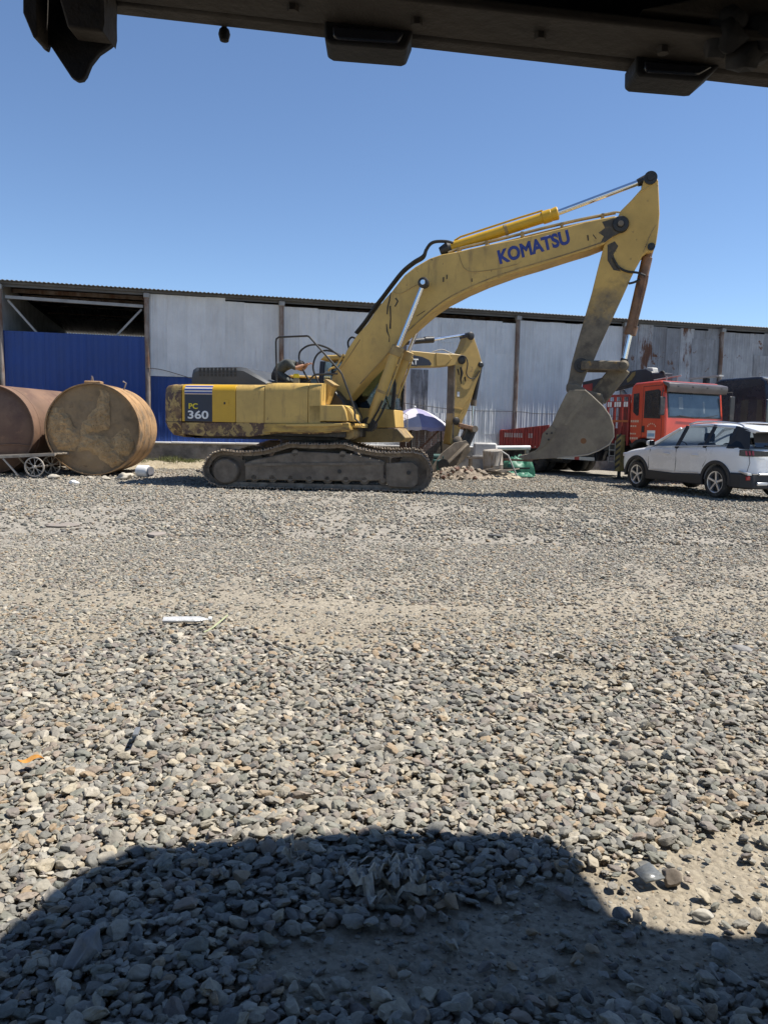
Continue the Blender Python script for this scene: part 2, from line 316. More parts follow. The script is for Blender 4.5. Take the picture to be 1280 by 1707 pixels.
b = N.new('ShaderNodeBump'); b.inputs['Distance'].default_value = .004; b.inputs['Strength'].default_value = .5; L.new(noi(N, L, geo.outputs['Position'], 140, 4, .65), b.inputs['Height']); L.new(b.outputs[0], B.inputs['Normal'])
STONE = m
ng = bpy.data.node_groups.new('scatter_gravel','GeometryNodeTree'); ng.interface.new_socket('Geometry',in_out='INPUT',socket_type='NodeSocketGeometry'); ng.interface.new_socket('Geometry',in_out='OUTPUT',socket_type='NodeSocketGeometry')
G_ = ng.nodes; GL = ng.links; gi = G_.new('NodeGroupInput'); go = G_.new('NodeGroupOutput')
join = G_.new('GeometryNodeGeometryToInstance')
for k in range(14):
    ico = G_.new('GeometryNodeMeshIcoSphere'); ico.inputs['Radius'].default_value = 1; ico.inputs['Subdivisions'].default_value = 4
    sp = G_.new('GeometryNodeSetPosition'); GL.new(ico.outputs[0], sp.inputs['Geometry'])
    ps = G_.new('GeometryNodeInputPosition'); tn = G_.new('ShaderNodeTexNoise'); tn.noise_dimensions = '4D'; tn.inputs['W'].default_value = k*3.17; tn.inputs['Scale'].default_value = .95; tn.inputs['Detail'].default_value = 2.2; tn.inputs['Roughness'].default_value = .45
    GL.new(ps.outputs[0], tn.inputs['Vector'])
    s1 = G_.new('ShaderNodeVectorMath'); s1.operation = 'SUBTRACT'; GL.new(tn.outputs['Color'], s1.inputs[0]); s1.inputs[1].default_value = (.5,.5,.5)
    s2 = G_.new('ShaderNodeVectorMath'); s2.operation = 'SCALE'; GL.new(s1.outputs[0], s2.inputs[0]); s2.inputs['Scale'].default_value = 1.3 if k % 3 else 1.75
    GL.new(s2.outputs[0], sp.inputs['Offset'])
    prev = sp; prng = random.Random(k*7+1)
    for j in range(6):                                 # broken faces: push everything beyond a random plane back onto it
        pn = Vector((prng.gauss(0,1),prng.gauss(0,1),prng.gauss(0,1))).normalized(); dd = prng.uniform(.52,.9)
        po = G_.new('GeometryNodeInputPosition'); dt = G_.new('ShaderNodeVectorMath'); dt.operation = 'DOT_PRODUCT'; GL.new(po.outputs[0], dt.inputs[0]); dt.inputs[1].default_value = pn
        su = G_.new('ShaderNodeMath'); su.operation = 'SUBTRACT'; GL.new(dt.outputs['Value'], su.inputs[0]); su.inputs[1].default_value = dd
        mx = G_.new('ShaderNodeMath'); mx.operation = 'MAXIMUM'; GL.new(su.outputs[0], mx.inputs[0]); mx.inputs[1].default_value = 0
        sc_ = G_.new('ShaderNodeVectorMath'); sc_.operation = 'SCALE'; sc_.inputs[0].default_value = -pn*.88; GL.new(mx.outputs[0], sc_.inputs['Scale'])
        s3 = G_.new('GeometryNodeSetPosition'); GL.new(prev.outputs[0], s3.inputs['Geometry']); GL.new(sc_.outputs[0], s3.inputs['Offset']); prev = s3
    sp = prev
    sm = G_.new('GeometryNodeSetShadeSmooth'); GL.new(sp.outputs[0], sm.inputs[0]); mt = G_.new('GeometryNodeSetMaterial'); mt.inputs['Material'].default_value = STONE; GL.new(sm.outputs[0], mt.inputs[0])
    GL.new(mt.outputs[0], join.inputs[0])
iop = G_.new('GeometryNodeInstanceOnPoints'); iop.inputs['Pick Instance'].default_value = True
GL.new(gi.outputs[0], iop.inputs['Points']); GL.new(join.outputs[0], iop.inputs['Instance'])
def nattr(nm, ty):
    a = G_.new('GeometryNodeInputNamedAttribute'); a.data_type = ty; a.inputs[0].default_value = nm; return a.outputs[0]
er = G_.new('FunctionNodeEulerToRotation'); GL.new(nattr('stone_rot','FLOAT_VECTOR'), er.inputs[0]); GL.new(er.outputs[0], iop.inputs['Rotation'])
GL.new(nattr('stone_size','FLOAT_VECTOR'), iop.inputs['Scale']); GL.new(nattr('stone_kind','INT'), iop.inputs['Instance Index'])
GL.new(iop.outputs[0], go.inputs[0])
gravel = bpy.data.objects.new('gravel', me); COL.objects.link(gravel); me.materials.append(STONE)
md = gravel.modifiers.new('scatter','NODES'); md.node_group = ng
tag(gravel, 'grey and beige river gravel covering the yard', 'gravel', kind='stuff')

# ================================================================ warehouse (local x runs along the front wall, y into the building)
WHITEP = M('weathered_white_sheet', (.68,.70,.70), .6, 0, var=.1, vs=1.2, col2=(.50,.50,.50), th=(.55,.8), s2=2.5, stretch=(2,2,.35), col3=(.22,.20,.18), th3=(.72,.78), s3=5, bump=.04, bs=8, rnd=.09)
GREYP = M('stained_grey_sheet', (.30,.31,.325), .6, .1, var=.2, vs=1.5, col2=(.17,.165,.165), th=(.48,.7), s2=1.6, stretch=(1.5,1.5,.4), col3=(.13,.055,.025), th3=(.61,.65), s3=1.7, bump=.08, bs=10, rnd=.3)
RUSTP = M('rusted_through_sheet', (.40,.41,.42), .65, .1, var=.2, vs=2, col2=(.12,.05,.025), th=(.50,.56), s2=1.5, stretch=(1.6,1.6,.4), col3=(.2,.1,.05), th3=(.6,.7), s3=6, bump=.1, rnd=.15)
BLUEP = M('deep_blue_sheet', (.012,.052,.23), .5, 0, var=.1, vs=1.2, col2=(.02,.05,.17), th=(.6,.85), s2=2, stretch=(2,2,.4), bump=.04, bs=8, rnd=.12)
TEALP = M('pale_teal_sheet', (.16,.29,.37), .45, .1, var=.12, col2=(.10,.19,.25), th=(.55,.8), s2=2, stretch=(2,2,.4), rnd=.1)
POSTM = M('rust_streaked_post', (.26,.22,.19), .65, .1, var=.2, col2=(.14,.075,.045), th=(.45,.62), s2=4, stretch=(1,1,.3), bump=.1)
CONC = M('rough_grey_concrete', (.30,.29,.27), .9, var=.25, vs=2, col2=(.11,.105,.10), th=(.5,.7), s2=2.2, col3=(.33,.32,.3), th3=(.6,.75), s3=9, bump=.5, bs=22)
LITCOPE = M('sunlit_whitish_coping', (.72,.71,.68), .8, var=.1, col2=(.5,.48,.44), th=(.6,.8), s2=6)  # whitish concrete kerb top, sunlight on it painted into the pale colour
ROOFM = M('grey_roof_sheet', (.12,.125,.13), .6, .2, var=.2, col2=(.2,.17,.14), th=(.6,.8), s2=2)
RB = .2075
def sheet(width, z0, z1, ribs, depth=.010, lean=0):
    """one ribbed cladding sheet, front at y=0, with real ribs and a folded edge"""
    prof = [(0,0)]; p = width/ribs
    for k in range(ribs):
        x = k*p; prof += [(x+p*.36,0),(x+p*.46,-depth),(x+p*.58,-depth),(x+p*.68,0)]
        prof += [(x+p*.88,0),(x+p*.90,-.004),(x+p*.93,-.004),(x+p*.95,0)]
    prof += [(width,0)]
    n = len(prof); vs = []
    zs = [z0, z0+(z1-z0)*.33, z0+(z1-z0)*.66, z1]
    for k, z in enumerate(zs): vs += [(x+lean*k/3, y+random.uniform(-.003,.003), z) for x,y in prof]
    return MB().add(vs, [(k*n+i, k*n+i+1, (k+1)*n+i+1, (k+1)*n+i) for k in range(3) for i in range(n-1)])
wh = thing('warehouse', 'long sheet metal warehouse with rusty posts behind the excavators', 'building', (-6.5,24.6,0), -14.7)
POSTS = [-5.15,-.99,3.16,7.3,11.4,15.6,19.7,23.9,28]
EAVE = 5.36
for t in POSTS:
    h = EAVE-.02
    p = MB().tube([(t,-.06,0),(t+.01,-.06,h*.5),(t-.01,-.06,h)], .075, 10); put('post', p, POSTM, wh)
    put('post_bracket', MB().box(t-.09,t+.09,-.16,.05,h-.16,h-.02), GREYMET, wh, bevel=.01)
def clad(t0, t1, z0, ztop, mat, n, name='wall_sheet', ribs=3, y=0., jag=.0):
    wd = (t1-t0)/n
    for k in range(n):
        zt = (ztop(t0+k*wd) if callable(ztop) else ztop) + random.uniform(-jag, jag)
        mm = mat(t0+k*wd) if callable(mat) else mat
        o = put(name, sheet(wd+.012, z0, zt, ribs, lean=0), mm, wh, loc=(t0+k*wd, y - .006*(k % 2) + random.uniform(-.002,.002), 0)); o.rotation_euler.y = random.uniform(-.002,.002)
clad(-5.15,-.99,.74,4.0,BLUEP,7,ribs=3)
clad(-.99,3.16,2.82,lambda t: EAVE-.03 if t < .9 else EAVE-.12-.02*(t-.9),WHITEP,7,jag=.012)
clad(-.99,3.16,.74,2.84,BLUEP,7,y=.04)
clad(3.16,7.3,.74,lambda t: EAVE-.17-.02*(t-3),WHITEP,7,jag=.015)
clad(7.3,11.4,.74,lambda t: EAVE-.22-.015*(t-7),WHITEP,7,jag=.03)
clad(11.4,15.6,.74,lambda t: EAVE-.18,WHITEP,7,jag=.01)
clad(15.6,19.7,.74,lambda t: EAVE-.10,lambda t: RUSTP if int(t*1.7) % 3 == 0 or 17.5<t<18.3 else GREYP,7,jag=.05)
clad(19.7,28,.74,lambda t: EAVE-.12,GREYP,13,jag=.06)
for t, z0, z1, wd in ((7.9,1.0,1.9,1.1),(9.3,3.0,3.8,.62),(10.2,1.2,2.1,.9),(6.2,3.3,4.7,.62),(10.6,4.0,4.9,.62),(12.6,1.0,1.7,.62),(8.6,4.3,4.95,.62)):
    put('patch_sheet', sheet(wd, z0, z1, 3 if wd < .8 else 5), WHITEP, wh, loc=(t,-.016,0))
DIRTYP = M('mud_smeared_sheet', (.2,.2,.2), .7, var=.4, vs=3, col2=(.42,.43,.44), th=(.5,.7), s2=2.5, stretch=(3,3,.4))
put('patch_sheet', sheet(.62,2.0,3.35,3), DIRTYP, wh, loc=(7.55,-.018,0))
for t, z0, z1, wd in ((18.45,2.6,4.9,1.0),(21.2,3.0,4.4,.9),(16.4,1.5,3.6,.7),(22.4,1.2,3.4,.65)):
    put('patch_sheet', sheet(wd, z0, z1, 3), GREYP, wh, loc=(t,-.02,0))
# dark backing behind the eave gap, roof, frame of the open bay
roof = MB(); n = 1100; xs = np.linspace(-5.3, 29, n)
prof = [(x, .022*(1 if i % 4 in (1,2) else 0)) for i, x in enumerate(xs)]
roof.add([(x,-.27,EAVE+.06+z) for x,z in prof]+[(x,7,EAVE+.75+z) for x,z in prof]+[(x,14,EAVE+.1+z) for x,z in prof],
         [(k*n+i,k*n+i+1,(k+1)*n+i+1,(k+1)*n+i) for k in range(2) for i in range(n-1)])
rf = put('roof', roof, ROOFM, wh); sdm = rf.modifiers.new('thick','SOLIDIFY'); sdm.thickness = .02
put('eave_beam', MB().box(-5.2,29,.02,.10,EAVE-.08,EAVE+.03), ROOFM, wh)
put('eave_trim', MB().box(-5.25,29,-.10,-.04,EAVE-.01,EAVE+.055), ROOFM, wh)
put('cross_rail', MB().beam((-5.0,.02,4.98),(-1.1,.02,4.93),.07,.09), GREYMET, wh)
for a, b in (((-4.95,.1,4.9),(-4.1,.1,3.9)),((-1.15,.1,4.85),(-2.0,.1,3.9))): put('brace', MB().beam(a,b,.05,.06), GREYMET, wh)
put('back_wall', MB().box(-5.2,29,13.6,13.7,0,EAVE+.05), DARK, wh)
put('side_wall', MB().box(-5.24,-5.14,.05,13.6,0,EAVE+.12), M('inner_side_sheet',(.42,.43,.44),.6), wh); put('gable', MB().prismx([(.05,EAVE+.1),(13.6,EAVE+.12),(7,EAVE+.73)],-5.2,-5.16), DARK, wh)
put('side_wall', MB().box(28.9,29,.05,13.6,0,EAVE+.1), WHITEP, wh)
for k in range(7): put('purlin', MB().box(-5.1,14,1.5+k*1.7,1.58+k*1.7,EAVE-.02+.11*k*(1 if k<4 else .6),EAVE+.10+.08*k*(1 if k<4 else .6)), POSTM, wh)
put('plinth_wall', MB().box(-5.3,29,-.16,.18,-.2,.72), CONC, wh, bevel=.02)
cp = MB()
for k in range(34): cp.box(-5.3+k, -4.305+k, -.22, .16, .722, .775+random.uniform(-.008,.008))
put('coping', cp, LITCOPE, wh, bevel=.012)
def wire(pts, r=.012): return MB().tube(smooth_path(pts,8), r, 6)
put('wall_cable', wire([(-1,-.14,3.05),(-.5,-.1,3.0),(.6,-.1,2.72),(1.6,-.1,2.6),(3.1,-.14,2.55),(5,-.1,2.35),(7.3,-.14,2.2),(9.3,-.1,2.02),(11.4,-.14,2.02),(12.2,-.1,1.97),(13.6,-.1,1.98),(15.6,-.14,1.95),(19,-.1,2.0)]), RUBBER, wh)
# neighbouring pale blue shed at the frame's left edge
nb = thing('neighbouring_shed', 'pale blue sheet metal shed at the left edge of the yard', 'building', (-6.5,24.6,0), -14.7)
for k in range(8): put('wall_sheet', sheet(.66,.0,5.42,3), TEALP, nb, loc=(-5.36-.65*(k+1),-.24-.004*(k%2),0))
put('corner_trim', MB().box(-5.37,-5.24,-.27,-.16,0,5.44), TEALP, nb, bevel=.01)
put('roof', MB().box(-10.7,-5.3,-.32,12,5.43,5.48), ROOFM, nb)
put('side_wall', MB().box(-10.6,-5.40,-.15,12,0,5.42), TEALP, nb)
# dirt bank and weeds at the foot of the plinth
bank = MB(); n = 60; xs = np.linspace(-2.6,6.5,n); rows = []
for j, (y, h) in enumerate(((-1.5,-.1),(-1.1,.06),(-.7,.16),(-.3,.2),(-.12,.19))):
    rows.append([(x, y+.1*noise.noise((x*1.3,j,0)), h+(.09*noise.noise((x*2.1,y*3,4.)) if 0<j else 0)) for x in xs])
bank.rings(rows, cap=False, close=False)
DIRTM = M('loose_dirt', (.30,.25,.17), .95, var=.25, vs=6, col2=(.42,.37,.28), th=(.5,.7), s2=9, bump=.8, bs=45)
bo = put('dirt_bank', bank, DIRTM, None, (-6.5,24.6,0), (0,0,R_(14.7))); tag(bo, kind='structure', label='low bank of loose dirt along the plinth of the warehouse')
GRASS = M('dry_green_weed', (.13,.145,.05), .8, var=.4, vs=20, bump=0)
wd = MB(); ca, sa_ = math.cos(R_(14.7)), math.sin(R_(14.7))
for k in range(1500):
    cx = random.choice((-.35,-.35,.1,1.1,1.5,.3,2.2,-1.1)); t = random.gauss(cx,.22); y = -.22-abs(random.gauss(0,.28)); h = random.uniform(.04,.14)*(1.7 if abs(t+.35)<.3 else 1)
    a = random.uniform(0,6.28); dx, dy = math.cos(a)*.008, math.sin(a)*.008; lx, ly = random.gauss(0,.05), random.gauss(0,.05); z = .16+.03*(y+.3) if y>-.8 else .02
    wd.add([(t-dx,y-dy,z-.02),(t+dx,y+dy,z-.02),(t+lx+dx*.6,y+ly+dy*.6,z+h*.6),(t+lx*1.8,y+ly*1.8,z+h)],[(0,1,2),(0,2,3)])
wo = put('weeds', wd, GRASS, None, (-6.5,24.6,0), (0,0,R_(14.7))); tag(wo, 'sparse dry weeds growing along the concrete plinth', 'weeds', kind='stuff')

# ================================================================ steel tanks
def tank_shell(r, Lg, rim, n=72):
    prof = [(0,rim),(r-.03,rim),(r-.03,0),(r,0),(r,.06)]+[(r+(.02 if k % 2 else 0),Lg*(.08+.9*k/6)) for k in range(7)]+[(r,Lg),(0,Lg+.12)]
    return MB().lathe(prof[:], (0,0,r), 'y', n)
RUSTB = M('brown_red_oxide_tank', (.17,.10,.065), .75, var=.2, vs=1.2, col2=(.10,.052,.038), th=(.5,.72), s2=2, col3=(.22,.12,.07), th3=(.6,.72), s3=5, bump=.15, bs=15)
MUDT = M('dried_mud_steel', (.36,.215,.10), .9, var=.3, vs=2.2, col2=(.13,.095,.06), th=(.48,.62), s2=1.8, col3=(.38,.25,.13), th3=(.55,.7), s3=5, bump=.5, bs=14)
MUDF = M('grey_brown_tank_head', (.28,.195,.11), .85, var=.3, vs=1.6, col2=(.30,.205,.11), th=(.45,.65), s2=2.6, col3=(.11,.08,.055), th3=(.60,.75), s3=4, bump=.25, bs=18)
CLAY = M('caked_clay', (.43,.295,.155), .95, var=.25, vs=5, col2=(.36,.23,.11), th=(.45,.65), s2=8, bump=1, bs=30)
t1 = thing('steel_tank', 'smooth rust brown steel tank cut off by the left frame edge', 'tank', (-10.05,19.75,0), 4, 'big rusty tanks')
s = MB(); r = 1.12
s.lathe([(r-.025,.16),(r-.025,0),(r,0),(r,.02),(r,.30),(r+.012,.31),(r+.012,.33),(r,.34),(r,3.4)], (0,0,r), 'y', 80); put('shell', s, RUSTB, t1)
put('head_plate', MB().lathe([(0,-.04),(r*.5,-.02),(r*.8,.05),(r-.026,.16),(r-.026,.2),(0,.2)], (0,0,r), 'y', 64), RUSTB, t1)
for z in (.72,): put('weld_seam', MB().tube(smooth_path([(-.95,.07,z-.1),(-.5,-.03,z),(0,-.045,z-.02),(.5,-.03,z+.03),(.98,.08,z)],5), .012, 6), RUSTB, t1)
t2 = thing('steel_tank', 'rusty steel tank with clay caked in swirls on its open end', 'tank', (-7.42,19.6,0), -7, 'big rusty tanks')
r = 1.165
put('shell', MB().lathe([(r-.03,.12),(r-.03,-.005),(r,-.005),(r+.004,.1),(r,.12),(r,.62),(r+.015,.63),(r+.015,.67),(r,.68),(r,1.5),(r+.015,1.51),(r+.015,1.55),(r,1.56),(r,2.55)], (0,0,r), 'y', 88), MUDT, t2)
def head(rf, dens):                       # open end as a fine disc whose relief is real geometry
    vs = []; fs = []; nr, na = 46, 120
    for i in range(nr+1):
        q = rf*i/nr
        for k in range(na):
            a = 2*math.pi*k/na; x, z = q*math.cos(a), q*math.sin(a); vs.append((x, dens(x,z), z+rf+.03))
    for i in range(nr):
        for k in range(na): j = (k+1) % na; fs.append((i*na+k, i*na+j, (i+1)*na+j, (i+1)*na+k))
    return vs, fs
put('head_plate', MB().add(*head(r-.031, lambda x,z: .10+.025*noise.noise((x*2,z*2,0))+.012*noise.noise((x*9,z*9,2))+.006*noise.noise((x*24,z*24,4)))), MUDF, t2)
def inpoly(x, z, P_):
    c_ = False; n = len(P_)
    for i in range(n):
        (x1,z1),(x2,z2) = P_[i], P_[i-1]
        if (z1>z) != (z2>z) and x < (x2-x1)*(z-z1)/(z2-z1)+x1: c_ = not c_
    return c_
def pd(x, z, P_):
    d = 9
    for i in range(len(P_)):
        a, b = Vector(P_[i]), Vector(P_[i-1]); ab = b-a; t = max(0,min(1,(Vector((x,z))-a).dot(ab)/ab.length_squared)); d = min(d,(Vector((x,z))-a-ab*t).length)
    return d if inpoly(x,z,P_) else -d
SW = [[(-1.0,.52),(-.78,.50),(-.62,.30),(-.55,.05),(-.40,-.05),(-.36,-.28),(-.5,-.5),(-.85,-.48),(-1.08,-.05)],
      [(-.24,.10),(-.2,-.12),(.02,-.2),(.3,-.22),(.5,-.42),(.78,-.82),(.45,-.92),(.2,-.72),(-.1,-.5),(-.36,-.52),(-.3,-.3)],
      [(.22,.98),(.36,.92),(.40,.4),(.33,.05),(-.12,-.06),(-.22,.1),(.02,.42),(.2,.75)],
      [(.78,.02),(.9,-.2),(.98,-.28),(.9,-.58),(.6,-.66),(.42,-.32)]]
clay = MB()
for P_ in SW:
    g = .019; x0 = min(p[0] for p in P_)-.05; x1 = max(p[0] for p in P_)+.05; z0 = min(p[1] for p in P_)-.05; z1 = max(p[1] for p in P_)+.05
    W_, H_ = int((x1-x0)/g), int((z1-z0)/g); ids = {}; vs = []; fs = []
    for i in range(W_):
        for j in range(H_):
            x, z = x0+i*g, z0+j*g
            if x*x+z*z > 1.115**2: continue
            d = pd(x,z,P_)+.045+.06*noise.noise((x*6,z*6,3.))
            if d > -.02:
                hgt = min(.055, max(0,d)*.45)*(1+.5*noise.noise((x*3,z*3,1.)))+.02*max(0,d>.02)*noise.noise((x*14,z*16,5.))+.022*noise.noise((x*34,z*34,9.))*(d>.02)
                ids[i,j] = len(vs); vs.append((x, .085-max(-.02,hgt), z+r))
    for (i,j) in ids:
        if all(q in ids for q in ((i+1,j),(i+1,j+1),(i,j+1))): fs.append((ids[i,j],ids[i+1,j],ids[i+1,j+1],ids[i,j+1]))
    put('caked_clay', MB().add(vs,fs), CLAY, t2)
put('hatch_rim', MB().box(-.22,.18,.15,.5,2*r-.02,2*r+.06), MUDT, t2, bevel=.02); put('lifting_lug', MB().prism([(-.1,2*r),(-.02,2*r),(-.04,2*r+.16),(-.07,2*r+.2)],.3,.34), POSTM, t2)
put('drain_pipe', MB().tube([(.62,.8,2*r-.12),(.68,.8,2*r+.05),(.6,.8,2*r+.10)],.02,8), POSTM, t2)
# hand cart in front of the left tank
ct = thing('hand_cart', 'old flat wooden hand cart with spoked wheel before the left tank', 'cart', (-8.35,18.75,0), 0)
WOODG = M('weathered_grey_wood', (.34,.29,.23), .85, var=.3, vs=6, col2=(.2,.16,.12), th=(.5,.7), s2=6, stretch=(1,6,6), bump=.4, bs=30)
IRON = M('dusty_wheel_iron', (.40,.36,.31), .7, var=.2, col2=(.25,.18,.12), th=(.55,.7), s2=9)
for k in range(5):
    a = .02*k; put('plank', MB().beam((-2.4,.12+.15*k,.37+.01*k),(.30,.12+.15*k,.56+.008*(k%2)),.13,.028), WOODG, ct)
put('side_rail', MB().beam((-2.5,.03,.35),(.32,.03,.55),.05,.06), WOODG, ct); put('side_rail', MB().beam((-2.5,.83,.35),(.32,.83,.55),.05,.06), WOODG, ct)
put('axle', MB().cyl((-.16,-.08,.24),(-.16,.95,.24),.022,10), IRON, ct)
for y in (-.05,.92):
    c_ = (-.16,y,.24); wl = put('wheel', MB().lathe([(.215,-.018),(.24,-.018),(.24,.018),(.215,.018),(.215,-.018)], c_, 'y', 40), IRON, ct)
    put('hub', MB().lathe([(.0,-.05),(.035,-.05),(.04,.05),(0,.05)], c_, 'y', 14), IRON, wl)
    for k in range(6):
        for sgn in (-1,1):
            a = 2*math.pi*k/6+.3; put('spoke', MB().tube([(c_[0]+.03*math.cos(a),y,c_[2]+.03*math.sin(a)),(c_[0]+.12*math.cos(a+sgn*.1),y,c_[2]+.12*math.sin(a+sgn*.1)),(c_[0]+.222*math.cos(a+sgn*.22),y,c_[2]+.222*math.sin(a+sgn*.22))],.008,6), IRON, wl)
for a, b in (((-.95,.03,.42),(-.6,.03,.02)),((-1.3,.03,.40),(-1.15,.03,.3)),((-1.15,.03,.3),(-1.05,.03,.02)),((-.95,.83,.42),(-.6,.83,.02))): put('prop_leg', MB().beam(a,b,.035,.035), IRON, ct)
# things lying by the tank
jug = thing('plastic_jug', 'white plastic jug lying on its side beside the clay tank', 'jug', (-6.2,19.35,.0), 20)
WHPL = M('dirty_white_plastic', (.68,.68,.66), .45, var=.1, col2=(.45,.42,.38), th=(.55,.75), s2=6)
put('body', MB().lathe([(0,0),(.12,0),(.15,.03),(.15,.30),(.13,.34),(0,.34)], (0,0,.155), 'x', 24), WHPL, jug); put('lid', MB().lathe([(0,.342),(.11,.342),(.12,.36),(.12,.40),(0,.40)], (0,0,.155), 'x', 24), M('grey_lid',(.2,.2,.22),.5), jug)
ROCK = M('pale_limestone', (.42,.38,.31), .9, var=.2, vs=8, bump=.5, bs=20)
def rock(x, y, s, seed, label, name='rock', mat=None, rz=0, grp=None, sub=3):
    me_ = blob(seed, s, sub, .22, 1.5, 6); o = put(name, me_, mat or ROCK, None, (x, y, float(gz(x,y))+s[2]*.55), (0,0,rz)); return tag(o, label, 'rock', grp)
rock(-6.35,18.75,(.26,.18,.12),11,'pale rock just left of the white jug'); rock(-6.75,18.6,(.13,.1,.07),12,'small pale rock below the middle of the clay tank')
rock(-8.0-.0,18.55,(.16,.12,.09),13,'pale rock at the left foot of the clay tank'); rock(-7.15,18.7,(.10,.1,.05),14,'flat pale stone under the clay tank, right of centre')
tag(rock(-6.85,16.95,(.12,.09,.06),15,'white broken block on open gravel in front of the clay tank', 'broken_block', WHPL), cat='block')

# ================================================================ the big excavator
ex = thing('excavator', 'big yellow excavator with blue lettering on its raised boom', 'excavator', (-1.5,18.1,0), 2.5)
RZ = (0,0,-R_(10.5))
def U(name, mb, mat, bevel=0, par=None):
    return put(name, mb, mat, par or ex, rot=RZ if par is None else (0,0,0), bevel=bevel)
# ---- tracks
outer = [(-2.381,0.343),(-2.348,0.525),(-2.268,0.656),(-2.143,0.767),(-1.929,0.835),(-1.608,0.813),(-1.291,0.827),(-0.967,0.878),(-0.67,0.968),(-0.481,1.017),(-0.115,1.012),(0.259,1.014),(0.657,1.029),(1.031,0.935),(1.365,0.879),(1.694,0.866),(2.131,0.883),(2.375,0.825),(2.519,0.662),(2.59,0.425),(2.545,0.203),(2.421,0.046)]
outer = [(a,max(.34,b) if i > 1 and i < len(outer)-3 else b) for i,(a,b) in enumerate(outer)]
ub = (outer[-1][0]-.16, outer[0][0]+.42)
outer += [(ub[0],.0)]+[(ub[0]+(ub[1]-ub[0])*k/8,.0) for k in range(1,9)]+[(outer[0][0]+.12,.13)]
loop = smooth_path([(a,0,b) for a,b in outer], 10, True)
loop = [Vector((p.x,0,max(p.z,0))) for p in loop]
seg = [(loop[(i+1)%len(loop)]-loop[i]).length for i in range(len(loop))]; tot = sum(seg); NS = round(tot/.205)
def along(d):
    i = 0; d %= tot
    while d > seg[i]: d -= seg[i]; i = (i+1) % len(loop)
    return loop[i].lerp(loop[(i+1)%len(loop)], d/max(seg[i],1e-6))
sh = MB(); sh.box(-.092,.092,-.3,.3,-.044,-.032)
for x, hh in ((-.085,.0),(-.005,-.004),(.07,.0)): sh.prism([(x-.010,-.032),(x+.020,-.032),(x+.013,hh),(x-.002,hh)], -.3, .3)
for y in (-.13,.10):
    sh.prism([(-.12,-.036),(.12,-.036),(.125,-.09),(.09,-.125),(-.09,-.125),(-.125,-.09)], y, y+.032)
sh.cyl((-.1,-.16,-.082),(-.1,.16,-.082),.024,8); sh.cyl((.045,-.31,-.02),(.045,-.30,-.02),.01,6)
for y in (-.22,.2): sh.box(-.05,-.028,y,y+.022,-.05,-.034); sh.box(.028,.05,y,y+.022,-.05,-.034)
shm = sh.mesh('track_shoe'); shm.materials.append(TRK)
ctr = sum((p for p in loop), Vector())/len(loop)
for side in (-1.3,1.3):
    for k in range(NS):
        p = along(tot*k/NS); q = along(tot*k/NS+.05); o_ = along(tot*k/NS-.05); d = (q-o_).normalized(); nrm = Vector((-d.z,0,d.x))
        if nrm.dot(p-ctr) < 0 and abs(nrm.z) < .99: pass
        o = bpy.data.objects.new('track_shoe', shm); COL.objects.link(o); o.parent = ex
        a = math.atan2(-d.z, d.x)
        o.location = (p.x, side, p.z); o.rotation_euler = (0, a, 0)
s_c = (-1.89, 0.355); i_c = (2.194, 0.399)
fr = [(-1.468,0.552),(-1.258,0.622),(-0.669,0.752),(-0.278,0.825),(0.827,0.798),(1.542,0.659),(1.55,0.233),(1.032,0.207),(-1.467,0.173)]
